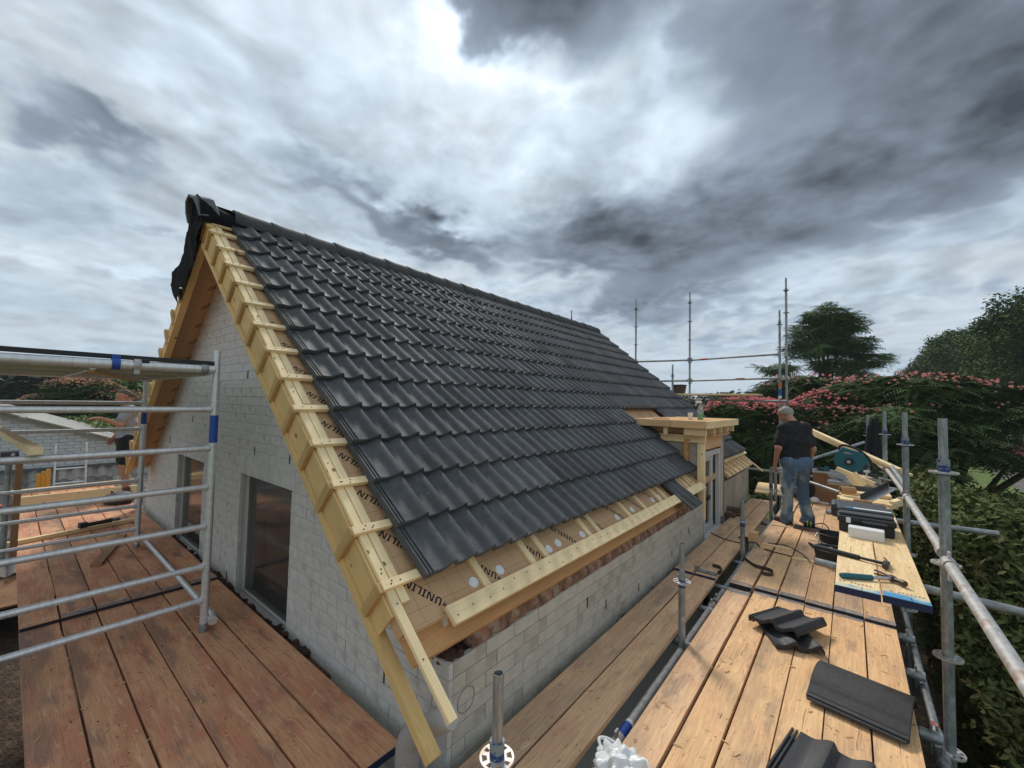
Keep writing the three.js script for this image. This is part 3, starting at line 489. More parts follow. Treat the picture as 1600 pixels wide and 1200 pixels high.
// lead bundle and roofing felt at the gable end of the ridge
{
  const g = new THREE.PlaneGeometry(1, 1, 26, 30), p = g.attributes.position;
  for (let i = 0; i < p.count; i++) {
    const s = p.getX(i) + 0.5, t = p.getY(i) + 0.5;                       // s along the ridge, t around it
    const a = -0.35 + t * (Math.PI + 0.7), f = 1 - s, r = 0.125 + 0.05 * f * f + 0.022 * (fbm(s * 6, t * 8, 3) - 0.5);
    const y = 5.59 + Math.sin(a) * r * (1.0 + 0.25 * f) + 0.02 * f, x = RX + Math.cos(a) * r * (1.05 - 0.1 * f) + 0.02 * (fbm(s * 4 + 9, t * 5, 3) - 0.5);
    p.setXYZ(i, x, y, -1.06 - s * 0.42 + 0.03 * (fbm(t * 5, 3, 2) - 0.5));
  }
  g.computeVertexNormals(); const rdg = house.children.find((c) => c.name === 'ridge');
  part('felt_cover', g, M.felt, rdg, 'black felt wrapped over the open end of the ridge');
  const cs = new THREE.Shape(); const AP = [[0.165, -0.06], [0.15, 0.05], [0.11, 0.15], [0.015, 0.205], [-0.09, 0.16], [-0.15, 0.05], [-0.16, -0.05]]; AP.forEach((q) => { q[0] *= 0.84; q[1] *= 0.84; }); AP.forEach(([x, y], i) => i ? cs.lineTo(x, y) : cs.moveTo(x, y)); [...AP].reverse().forEach(([x, y]) => cs.lineTo(x * 0.92, y - 0.013));
  const cap = new THREE.ExtrudeGeometry(cs, { depth: 0.17, bevelEnabled: true, bevelSize: 0.004, bevelThickness: 0.004, bevelSegments: 1 }); cap.rotateX(0.22); cap.rotateZ(0.08); cap.rotateY(0.12); cap.translate(RX - 0.0, 5.665, -1.20);
  part('end_cap', cap, M.lead, rdg, 'grey folded ridge end cap');
  part('ridge_board', rb(0.03, 0.10, 0.3, 0.003, RX, 5.56, -1.36), M.pine, rdg);
  // felt hanging over the far rake
  const h = new THREE.PlaneGeometry(1, 1, 40, 20), q = h.attributes.position;
  for (let i = 0; i < q.count; i++) {
    const s = q.getX(i) + 0.5, t = q.getY(i) + 0.5; const u = 4.25 - s * 1.08 + 0.1 * (t - 0.5) * s, ww = 0.06 * (fbm(s * 7, t * 4, 3) - 0.5);
    let n, e; if (t < 0.5) { n = 0.02 + ww; e = (0.5 - t) * 2 * -0.45 + 0.31; } else { n = 0.02 - (t - 0.5) * 2 * (0.37 + 0.14 * (fbm(s * 7 + 3, 2, 3) - 0.5)) + ww; e = 0.32 + ww; }
    q.setXYZ(i, u, n, e);
  }
  h.computeVertexNormals(); part('roofing_felt', h, M.felt, roofL, 'black roofing felt hanging over the verge');
}

// ------------------------------------------------------------ scaffold decks
function plank(g, m, label, group) { return single('scaffold_plank', g, m, label, 'scaffold plank', group); }
const metalStrip = (x, z, len, alongX) => { const L = []; const n = Math.round(len / 0.016); for (let i = 0; i < n; i++) { if (rnd() < 0.12) continue; const t = (i + 0.5) * len / n - len / 2; L.push(alongX ? bx(0.010, 0.0025, 0.006, x + t, 0, z + ((i % 2) - 0.5) * 0.003) : bx(0.006, 0.0025, 0.010, x + ((i % 2) - 0.5) * 0.003, 0, z + t)); } return merge(L); };
{
  const edges = [-0.912, -0.716, -0.516, -0.321, -0.130, 0.068, 0.266];
  const gaps = [0.012, 0.022, 0.006, 0.005, 0.006, 0.010];
  const tone = ['pinkish grey worn', 'tan scuffed', 'tan scratched', 'light tan', 'orange tan', 'golden tan'];
  const nearTop = [2.192, 2.198, 2.2, 2.2, 2.2, 2.201];
  for (let i = 0; i < 6; i++) {
    const w = edges[i + 1] - edges[i] - gaps[i], x = (edges[i] + edges[i + 1]) / 2 - (i === 0 ? 0.004 : 0), z1 = -4.50 + rr(-0.02, 0.01) + (i === 0 ? 0.10 : 0), y = nearTop[i];
    const p = plank(rb(w, 0.034, z1 * -1 + 1.2, 0.003, x, y - 0.017, (z1 + 1.2) / 2), i < 1 ? M.plankWorn : M.plankTan, `${tone[i]} near scaffold plank, ${ORD[i]} from the gap, under the loose tiles`);
    part('end_strip', metalStrip(x, 0, w * 0.9, true), i === 1 ? M.whitePl : M.galvWarm, p).position.set(0, y + 0.0012, z1 + 0.075);
    // far deck, a step higher, its ends painted
    const zf = -10.6 + rr(-0.03, 0.03), zn = -4.47 + rr(-0.02, 0.02), yf = 2.222 + rr(-0.002, 0.002);
    const f = plank(rb(w, 0.034, zn - zf, 0.003, x + rr(-0.003, 0.003), yf - 0.017, (zf + zn) / 2), i % 2 ? M.plankTan : M.plankWorn, `worn scaffold plank of the far deck behind the seam, ${ORD[i]} from the gap`);
    part('painted_end', bx(w * 0.995, 0.033, 0.002, x, yf - 0.0175, zn + 0.0012), M.darkEnd, f); part('worn_band', bx(w - 0.004, 0.0012, rr(0.05, 0.075), x, yf + 0.0004, zn - 0.036), M.bandWorn, f); part('worn_band', bx(w - 0.004, 0.0012, rr(0.05, 0.09), x, y + 0.0004, z1 + 0.05), M.bandWorn, p);
    part('end_strip', metalStrip(x, 0, w * 0.9, true), i % 3 ? M.galvWarm : M.darkGrey, f).position.set(0, yf + 0.0012, zn - 0.07);
  }
  const ie = [-1.432, -1.235, -1.028];
  for (let i = 0; i < 2; i++) {
    const w = ie[i + 1] - ie[i] - 0.012, x = (ie[i] + ie[i + 1]) / 2;
    plank(rb(w, 0.036, 4.65, 0.003, x, 2.182, -4.45 + 2.325), M.plankWorn, i ? 'near worn plank left of the dark gap, beside the scaffold posts' : 'near worn plank running along the foot of the eave wall');
    const f = plank(rb(w, 0.036, 4.3, 0.003, x, 2.206, -6.60), M.plankWorn, i ? 'far worn plank left of the dark gap, passing the dormer door' : 'far worn plank closest to the dormer door sill');
    part('painted_end', bx(w, 0.035, 0.002, x, 2.2055, -4.449), M.blueEnd, f);
  }
  for (let i = 0; i < 6; i++) plank(rb(1.5, 0.034, 0.19, 0.003, -0.72 - 0.02 * i, 2.235, -9.05 - i * 0.2 - 0.42), M.plankLight, `cross plank at the far end of the right deck, ${ORD[i]} behind the inner strip`);
  // gable deck
  const le = [-0.128, -0.327, -0.524, -0.722, -0.918, -1.113, -1.318];
  const lt = ['sandy orange outermost', 'reddish brown scraped', 'reddish brown blotched', 'grey stained red brown', 'dark red brown', 'rust red brown'];
  for (let i = 0; i < 6; i++) {
    const w = le[i] - le[i + 1] - (i === 1 || i === 4 ? 0.014 : 0.007), z = (le[i] + le[i + 1]) / 2, x1 = i === 5 ? -1.74 : 0.2 - i * 0.28;
    const p = plank(rb(x1 + 4.62, 0.036, w, 0.003, (x1 - 4.62) / 2, 2.182 + (i === 5 ? 0.004 : 0), z), M.plankRed, `${lt[i]} plank of the near gable deck`);
    if (i === 5) part('painted_end', bx(0.002, 0.035, w, -1.738, 2.186, z), M.blueEnd, p);
    const f = plank(rb(6.0, 0.036, w, 0.003, -7.55, 2.206 + rr(-0.002, 0.002), z), M.plankRed, `plank of the far gable deck beyond the dark step, ${ORD[i]} from the outer edge`);
    part('painted_end', bx(0.002, 0.035, w, -4.549, 2.206, z), M.darkEnd, f); part('worn_band', bx(rr(0.04, 0.08), 0.0012, w - 0.004, -4.595, 2.2246, z), M.bandWorn, f);
    part('end_strip', metalStrip(0, z, w * 0.85, false), i < 3 ? M.whitePl : M.galvWarm, f).position.set(-4.62, 2.2255, 0);
  }
}

// ------------------------------------------------------------ steel scaffold
const rosette = (() => {
  const s = new THREE.Shape(); s.absarc(0, 0, 0.061, 0, Math.PI * 2, false);
  for (let k = 0; k < 8; k++) { const a = k * Math.PI / 4, h = new THREE.Path(); const c = Math.cos(a), n = Math.sin(a), w = k % 2 ? 0.014 : 0.009; for (const [i, [r, t]] of [[0.035, -w * 0.6], [0.052, -w], [0.052, w], [0.035, w * 0.6]].entries()) { const x = c * r - n * t, y = n * r + c * t; i ? h.lineTo(x, y) : h.moveTo(x, y); } s.holes.push(h); }
  const g = new THREE.ExtrudeGeometry(s, { depth: 0.009, bevelEnabled: false, curveSegments: 18 }); g.rotateX(-Math.PI / 2); return g;
})();
const hollow = (r, L, th = 0.004) => { const g = new THREE.LatheGeometry([[r, 0], [r, L], [r - th, L], [r - th, 0.02], [0, 0.02]].map(([a, b]) => new THREE.Vector2(a, b)), 20); return toFlat(g); };
function toFlat(g) { const h = g.toNonIndexed(); return h; }
function post(x, z, top, base, ros, label, mat = M.galv, group) {
  const t = thing('scaffold_post', label, 'scaffold post', [x, base, z], 0, group);
  const lowTop = top - 0.245;
  part('tube', tube(V(0, 0, 0), V(0, lowTop - base, 0), 0.0242, 20), mat, t);
  const sp = part('spigot', hollow(0.0195, 0.30), mat, t); sp.position.y = lowTop - base - 0.05;
  const col = part('collar', tube(V(0, lowTop - base - 0.07, 0), V(0, lowTop - base + 0.022, 0), 0.0262, 20), M.bluePeel, t);
  for (const y of ros) { const o = part('rosette', rosette, M.galvWarm, t); o.position.y = y - base; o.rotation.y = rr(0, 0.3); }
  return t;
}
post(0.40, -3.32, 3.853, 0, [3.553, 3.053, 2.553, 2.053, 1.05], 'nearest thick galvanised scaffold post at right with peeling blue collar');
post(0.395, -5.32, 3.872, 0, [3.572, 3.072, 2.572, 2.072], 'second galvanised scaffold post on the right, behind the nearest one');
post(0.355, -7.42, 3.875, 0, [3.565, 3.065, 2.565, 2.065], 'third scaffold post on the right beside the tilted timber bundle');
post(0.235, -9.45, 3.80, 0, [3.44, 2.94, 2.44], 'fourth and farthest scaffold post on the right, black jacket hanging beside it');
post(-0.972, -1.146, 2.936, 0, [2.648, 2.05], 'short scaffold post at the bottom centre with open top beside the inner planks');
post(-0.972, -3.21, 2.875, 0, [2.598, 2.05], 'short scaffold post in the gap, in the middle of the inner planks');
post(-0.972, -5.43, 2.83, 0, [2.575, 2.05], 'short scaffold post in the gap nearer to the man in black');
post(-0.972, -7.65, 2.95, 0, [2.575, 2.05], 'scaffold post in the gap just left of the man in black');
post(-1.06, -8.9, 3.10, 0, [2.8, 2.4], 'short scaffold post near the corner of the house behind the man');
// far side scaffold
post(-3.296, -11.49, 6.938, 0, [6.65, 6.15, 5.65, 5.15, 4.60], 'tall far scaffold post standing alone right of the ridge end');
post(-4.576, -10.97, 6.82, 0, [6.55, 6.05, 5.55, 5.08], 'tall far scaffold post closest to the roof verge');
post(-1.072, -10.86, 6.776, 0, [6.50, 6.0, 5.5, 5.02, 4.54, 4.04], 'tallest looking far scaffold post in front of the dark tree');
post(-1.165, -10.57, 6.013, 0, [5.70, 5.2, 4.54, 4.04], 'far scaffold post with orange and blue tape in front of the dark tree');
post(-3.479, -10.68, 4.927, 0, [4.63], 'short far scaffold post behind the roof verge');
post(-6.753, -11.13, 6.816, 0, [6.5], 'far scaffold post tip showing above the roof ridge');
{
  const ledger = (a, b, label, m = M.galv, heads = true) => {
    const t = thing('scaffold_tube', label, 'scaffold tube', a.toArray()); const d = b.clone().sub(a);
    part('tube', tube(V(0, 0, 0), d, 0.0242, 16), m, t);
    if (heads) for (const k of [0.02, 0.98]) { const c = d.clone().multiplyScalar(k), dn = d.clone().normalize(); part('wedge_head', [tube(c.clone().addScaledVector(dn, -0.045), c.clone().addScaledVector(dn, 0.045), 0.031, 12), bx(0.01, 0.15, 0.035, c.x, c.y - 0.01, c.z)], m, t); }
    return t;
  };
  ledger(V(0.405, 3.085, -1.12), V(0.40, 3.085, -3.26), 'thick guard rail tube rising past the nearest right post', M.galvWarm);
  ledger(V(0.40, 3.10, -3.38), V(0.395, 3.105, -5.26), 'guard rail tube between the first and second right posts', M.galvWarm);
  ledger(V(0.395, 3.115, -5.38), V(0.36, 3.13, -7.36), 'guard rail tube beyond the second right post behind the timber stack', M.galvWarm);
  ledger(V(0.355, 3.10, -7.48), V(0.235, 3.10, -9.40), 'guard rail tube between the two farthest right posts', M.galvWarm);
  ledger(V(0.36, 2.06, -1.0), V(0.36, 2.06, -3.26), 'lower tube with red mark beside the deck edge, near', M.galv);
  ledger(V(0.36, 2.06, -3.38), V(0.36, 2.06, -5.3), 'lower tube beside the deck edge below the work bench', M.galv);
  part('red_mark', tube(V(0.36, 2.06, -3.30 - 0.22), V(0.36, 2.06, -3.30 - 0.17), 0.0252, 14), M.red, scene.children[scene.children.length - 1]).position.set(-0.36, -2.06, 3.38);
  for (const [i, z] of [-1.10, -3.28, -3.95, -4.52, -5.35, -7.4].entries()) ledger(V(-1.5, 2.125, z), V(0.36, 2.125, z), `cross tube carrying the deck planks, ${ORD[i]} from the front`, M.galv);
  ledger(V(-0.2, 2.835, -3.62), V(1.20, 2.835, -3.40), 'cross tube sticking out right behind the nearest post', M.galv, false);
  ledger(V(-0.2, 2.835, -5.40), V(0.96, 2.875, -5.34), 'cross tube sticking out right of the second post', M.galv, false);
  ledger(V(0.40, 3.18, -5.36), V(0.40, 3.18, -7.4), 'thin tube running behind the second right post', M.galv, false);
  const g = ledger(V(-0.974, 2.115, -1.95), V(-0.974, 2.115, -1.1), 'grey tube at the near end of the gap beside the white bag', M.galvWarm);
  const g2 = ledger(V(-0.974, 2.115, -2.08), V(-0.974, 2.115, -4.1), 'long grey tube with blue and red label in the gap', M.galvWarm);
  part('blue_label', tube(V(0, 0, -0.09), V(0, 0, -0.19), 0.0256, 16), M.blueTag, g2); part('white_band', tube(V(0, 0, -0.19), V(0, 0, -0.215), 0.0256, 16), M.whitePl, g2); part('red_band', tube(V(0, 0, -0.05), V(0, 0, -0.09), 0.0256, 16), M.red, g2);
  ledger(V(-0.974, 2.105, -4.2), V(-0.974, 2.105, -5.4), 'grey tube in the gap past the seam of the planks', M.galvWarm);
  ledger(V(-0.974, 2.105, -5.5), V(-0.974, 2.105, -7.6), 'grey tube in the gap beside the feet of the man', M.galvWarm);
  // far scaffold rails
  ledger(V(-4.576, 5.08, -10.97), V(-3.296, 5.11, -11.49), 'upper far guard rail next to the roof verge', M.galv);
  ledger(V(-3.296, 5.11, -11.49), V(-1.165, 5.06, -10.6), 'upper far guard rail ending at the dark tree', M.galv);
  ledger(V(-4.3, 4.54, -11.1), V(-3.296, 4.56, -11.49), 'lower far guard rail next to the roof verge', M.galv);
  ledger(V(-3.296, 4.56, -11.49), V(-1.165, 4.535, -10.6), 'lower far guard rail ending at the dark tree', M.galv);
  ledger(V(-3.27, 4.06, -11.5), V(-1.04, 4.035, -10.8), 'far tube just below the high plank deck', M.galv);
  for (const [x, z, y] of [[-2.9, -11.32, 5.1], [-2.0, -10.95, 4.555]]) single('rail_band', tube(V(x - 0.1, y, z - 0.045), V(x + 0.1, y, z + 0.04), 0.0256, 12), M.red, y > 5 ? 'red band on the upper far guard rail' : 'red band on the lower far guard rail', 'paint band');
  const pt = scene.children.find((o) => o.userData.label?.startsWith('far scaffold post with orange'));
  part('orange_tape', tube(V(0, 4.33, 0), V(0, 4.43, 0), 0.034, 14), std({ color: lin(0.6, 0.13, 0.04), roughness: 0.6 }), pt); part('blue_tape', tube(V(0, 4.15, 0), V(0, 4.30, 0), 0.031, 14), M.blueTag, pt); part('white_tape', tube(V(0, 4.10, 0), V(0, 4.15, 0), 0.031, 14), M.whitePl, pt);
  for (let k = 0; k < 3; k++) plank(rb(1.98, 0.04, 0.2, 0.003, -2.6, 4.18 + 0.0 * k, -10.85 - k * 0.22), M.plankLight, `high far plank behind the dormer, ${ORD[k]} from the house`);
  ledger(V(0.35, 2.6, -7.42), V(-0.9, 2.6, -9.6), 'thin rail behind the man in black at hip height', M.galv, false);
  ledger(V(-1.06, 2.75, -8.9), V(0.2, 3.28, -10.2), 'thin rail behind the man in black at elbow height', M.galv, false);
  ledger(V(-1.9, 2.62, -9.9), V(0.24, 2.62, -9.5), 'low far rail behind the cross planks', M.galv, false);
}
// aluminium tower on the gable deck
{
  const fx = [-3.63, -6.077], rungs = [3.798, 3.515, 3.235, 2.952, 2.665, 2.425];
  fx.forEach((x, i) => {
    const t = thing('ladder_tower', i ? 'far aluminium ladder frame of the tower by the window wall' : 'near aluminium ladder frame of the tower with blue sticker', 'scaffold frame', [x, D, -0.975]);
    const top = (i ? 4.06 : 4.235) - D;
    part('upright', [tube(V(0, 0, 0), V(0, top - 0.22, 0), 0.0255, 22), tube(V(0, top - 0.23, 0), V(0, top, 0), 0.0215, 20)], M.alu, t);
    part('upright', tube(V(0, 0, 1.35), V(0, top, 1.35), 0.0255, 22), M.alu, t);
    for (const y of (i ? [3.80, 3.515, 3.235, 2.952, 2.672, 2.42] : rungs)) { part('rung', tube(V(0, y - D, 0.03), V(0, y - D, 1.33), i ? 0.019 : 0.0205, 18), M.alu, t); part('weld_collar', [tube(V(0, y - D, 0.02), V(0, y - D, 0.045), 0.025, 16)], M.alu, t); }
    const s = part('blue_sticker', tube(V(0, i ? 1.37 : 1.355, 0), V(0, i ? 1.52 : 1.555, 0), 0.0262, 22, 0.0262, true), M.blueTag, t);
    part('foot', tube(V(0, 0.0, 0), V(0, 0.06, 0), 0.028, 18), M.galv, t);
  });
  const t = thing('tower_platform', 'tower work platform seen from below with aluminium beams and ply deck', 'scaffold platform', [-3.63, 4.09, -0.95]);
  part('beam', tube(V(0.0, 0, -0.01), V(0.0, -0.01, 1.6), 0.030, 22), M.alu, t); part('beam', tube(V(-2.44, -0.01, 0.0), V(-2.44, -0.01, 1.6), 0.03, 18), M.alu, t);
  for (const z of [0.02, 0.62, 1.3]) part('side_rail', rb(2.40, 0.05, 0.03, 0.003, -1.22, -0.02, z), M.alu, t);
  for (let k = 0; k < 3; k++) part('deck_panel', rb(0.79, 0.012, 1.55, 0.003, -0.42 - k * 0.80, 0.018, 0.78), M.plankRed, t);
  for (const x of [-0.82, -1.62]) part('cross_brace', rb(0.05, 0.035, 1.5, 0.003, x, -0.01, 0.75), M.alu, t);
  part('diagonal_brace', beam(V(-0.1, -0.05, 0.62), V(-2.35, -0.05, 0.08), 0.03, 0.02), M.pineGreen, t);
  part('edge_trim', rb(0.02, 0.03, 1.62, 0.004, 0.0, 0.046, 0.80), M.black, t);
  part('blue_clip', [tube(V(0, 0.0, 0.50), V(0, 0, 0.54), 0.038, 18), bx(0.03, 0.04, 0.04, 0, 0.04, 0.52)], M.blueTag, t);
  part('clamp', [tube(V(0, 0, 0.40), V(0, 0, 0.435), 0.042, 18), bx(0.02, 0.03, 0.03, 0.02, -0.045, 0.42)], M.galvWarm, t); part('clamp_knob', tube(V(0.02, 0.03, 0.36), V(0.02, 0.03, 0.40), 0.013, 12), M.black, t);
  part('end_sleeve', tube(V(0, 0, 0.03), V(0, 0, 0.075), 0.037, 18), M.galv, t);
  const s = thing('tower_brace', 'aluminium strut lying low between the two tower frames', 'scaffold brace', [-3.63, 2.29, -1.03]);
  part('tube', tube(V(0, 0, 0), V(-2.44, 0.03, 0.01), 0.021, 16), M.alu, s); part('hook', tube(V(-0.02, 0, 0), V(0.07, -0.005, 0.02), 0.03, 16), M.alu, s); part('hook', tube(V(-2.5, 0.03, 0.01), V(-2.38, 0.03, 0.02), 0.028, 14), M.galv, s);
  single('timber_lath', beam(V(-3.50, 3.57, -0.118), V(-5.9, 3.57, 0.05), 0.055, 0.04), M.pine, 'pale timber lath resting across the tower rungs at the left edge', 'timber lath');
  const q = thing('scaffold_post', 'grey post with clamp at the left edge of the gable deck', 'scaffold post', [-6.55, D, -0.045]);
  part('tube', tube(V(0, 0, 0), V(0, 1.10, 0), 0.0242, 18), M.galv, q);
  part('clamp', [tube(V(0.03, 1.06, -0.06), V(0.03, 1.06, 0.06), 0.05, 18), bx(0.06, 0.08, 0.09, 0.03, 1.06, -0.01)], M.darkGrey, q); part('clamp_bolt', tube(V(0.06, 1.07, -0.02), V(0.10, 1.07, -0.02), 0.014, 10), M.steel, q);
  single('timber_post', rb(0.07, 1.05, 0.05, 0.004, -6.42, D + 0.525, -0.11), M.pineOld, 'brown upright timber beside the grey clamp post at left', 'timber post');
  single('timber_lath', beam(V(-7.05, 2.25, -0.06), V(-7.32, 2.25, -1.16), 0.05, 0.045), M.pine, 'squared timber lying across the far gable deck below the black grinder', 'timber lath');
  single('timber_lath', beam(V(-5.66, 2.206, -0.62), V(-6.62, 2.206, -0.93), 0.085, 0.032), M.pineOld, 'short plank offcut lying askew on the gable deck', 'timber offcut');
  scene.children[scene.children.length - 1].position.y = 0.034;
  single('toe_board', rb(0.04, 0.16, 1.35, 0.004, -9.2, 2.31, -0.8), M.pine, 'pale board on edge at the far end of the gable deck', 'timber board');
  single('toe_board', rb(0.3, 0.035, 1.45, 0.004, -9.6, 2.40, -0.75), M.plankLight, 'pale flat board behind the upright board on the gable deck', 'timber board');
  const gr = thing('angle_grinder', 'black cordless grinder lying on a squared timber on the gable deck', 'power tool', [-7.16, 2.29, -0.84], 0.25); gr.scale.setScalar(0.8);
  part('body', [tube(V(0, 0.03, 0.02), V(0, 0.03, 0.22), 0.030, 14), tube(V(0, 0.035, -0.08), V(0, 0.03, 0.03), 0.036, 14, 0.030)], M.black, gr); part('battery', rb(0.09, 0.08, 0.09, 0.012, 0, 0.04, 0.25), M.black, gr); part('guard', new THREE.CylinderGeometry(0.065, 0.065, 0.03, 24).translate(0, 0.035, -0.12), M.darkGrey, gr);
  const bag = thing('tool_bag', 'dark bag with papers lying at the house corner by the far tower frame', 'bag', [-8.75, 2.23, -1.18]); bag.scale.set(0.8, 0.55, 0.8);
  const bg = new THREE.SphereGeometry(0.3, 20, 12), bp = bg.attributes.position; for (let i = 0; i < bp.count; i++) { const k = 0.8 + 0.5 * fbm(bp.getX(i) * 6 + 9, bp.getZ(i) * 6 + 4, 3); bp.setXYZ(i, bp.getX(i) * k, Math.max(0, bp.getY(i) * 0.55 * k + 0.1), bp.getZ(i) * k * 0.8); } bg.computeVertexNormals(); part('body', bg, M.darkGrey, bag); part('strap', wire([V(-0.1, 0.2, 0.1), V(0, 0.32, 0.12), V(0.14, 0.2, 0.05)], 0.012), M.black, bag);
}
// rubble along the foot of the gable wall
{
  const L = []; for (let i = 0; i < 130; i++) { const g = new THREE.DodecahedronGeometry(rr(0.010, 0.034), 0); g.scale(rr(0.8, 1.6), rr(0.5, 1), 1); g.rotateY(rr(0, 6)); g.translate(rr(-6.6, -2.9), 2.13 + rr(0, 0.03), rr(-1.335, -1.395)); L.push(g); }
  L.push(bx(4.4, 0.05, 0.07, -4.8, 2.10, -1.362));
  single('mortar_rubble', merge(L), M.rough, 'reddish mortar rubble in the slot between gable deck and wall', 'rubble', null, 'stuff').userData.kind = 'stuff';
}

// ------------------------------------------------------------ things on the right deck
const loose = tileGeo(false);
function looseTile(pos, rot, label, verge) { const t = part(numbered('loose_roof_tile'), verge ? TV[1] : loose, M.tileDull, scene); t.rotation.order = 'YXZ'; t.position.set(...pos); t.rotation.set(...rot); return tag(t, label, 'roof tile'); }
looseTile([-0.42, 2.240, -3.50], [0.02, 2.02, 0.03], 'dark roof tile lying flat under another on the near deck');
looseTile([-0.585, 2.285, -3.72], [-0.06, 1.20, 0.06], 'dark roof tile lying slanted on top of another tile', true);
looseTile([-0.27, 2.240, -2.30], [0.03, 1.42, 0.04], 'dark roof tile cut by the bottom edge of the picture', true);
{
  const t = part('loose_roof_tile', loose, M.tile, scene); t.name = numbered('loose_roof_tile'); const m = new THREE.Matrix4().makeRotationFromEuler(new THREE.Euler(0, 0.0, 0.03)).setPosition(-0.385, -0.022, 3.33); t.applyMatrix4(m.premultiply(roofMat)); tag(t, 'single dark tile hanging over the eave board near the dormer', 'roof tile');
  // curved verge piece
  const sh = new THREE.Shape(); const r = 0.17; const P = []; for (let i = 0; i <= 16; i++) { const a = 0.10 * Math.PI + (0.66 * Math.PI) * i / 16; P.push([Math.cos(a) * r * 1.25, Math.sin(a) * r * 0.92 - 0.055]); } P.push([-0.205, 0.028], [-0.23, 0.022]); P.reverse();
  const Q = P.map(([x, y]) => [x, y - 0.016]).reverse(); [...P, ...Q].forEach(([x, y], i) => i ? sh.lineTo(x, y) : sh.moveTo(x, y));
  const g = new THREE.ExtrudeGeometry(sh, { depth: 0.43, bevelEnabled: true, bevelSize: 0.003, bevelThickness: 0.003, bevelSegments: 1 }); g.translate(0, 0, -0.215);
  const o = thing('loose_ridge_tile', 'large curved dark ridge tile lying across the near deck planks', 'ridge tile', [0.035, 2.215, -3.22], Math.PI / 2 - 0.16);
  part('shell', g, M.tileDull, o); part('lip', rb(0.035, 0.012, 0.42, 0.003, -0.236, 0.010, 0), M.tileDull, o); part('groove', rb(0.006, 0.006, 0.42, 0.002, -0.207, 0.030, 0), M.black, o);
}
// white plastic bag
{
  const t = thing('plastic_bag', 'crumpled white plastic bag at the bottom edge beside the gap', 'bag', [-0.83, 2.2, -1.84]); t.scale.setScalar(0.82);
  const g = new THREE.IcosahedronGeometry(0.16, 30), p = g.attributes.position;
  const cr = Array.from({ length: 9 }, () => [V(rr(-1, 1), rr(-0.6, 0.6), rr(-1, 1)).normalize(), rr(0, 1), rr(1.1, 2.6), rr(0.010, 0.024)]);
  for (let i = 0; i < p.count; i++) { const v = V(p.getX(i), p.getY(i), p.getZ(i)).normalize(); let r = 0.130 + 0.05 * (fbm(v.x * 1.6 + 4, v.z * 1.6 + 7, 2) - 0.5); for (const [n, c, f, a] of cr) { const q = v.dot(n) * f + c + 0.25 * (fbm(v.x * 2 + 20 + c * 9, v.z * 2 + v.y + 20, 2) - 0.5); r += a * (Math.abs(q - Math.floor(q) - 0.5) * 2 - 0.5); } r += 0.010 * (fbm(v.x * 6 + 9, v.z * 6 + v.y * 5 + 9, 3) - 0.5); r = Math.max(r, 0.05); p.setXYZ(i, v.x * r * 1.05, Math.max(0.002, v.y * r * 0.75 + 0.05), v.z * r * 0.9); }
  g.computeVertexNormals(); part('body', g, std({ color: lin(0.72, 0.71, 0.70), roughness: 0.4 }), t);
  part('handle', wire([V(-0.1, 0.06, -0.02), V(-0.16, 0.09, -0.07), V(-0.12, 0.07, -0.13), V(0, 0.04, -0.12)], 0.010, 30, 8), M.whitePl, t); part('handle', wire([V(0.05, 0.09, -0.05), V(0.12, 0.11, -0.08), V(0.16, 0.06, -0.02), V(0.13, 0.02, 0.05)], 0.010, 30, 8), M.whitePl, t);
}
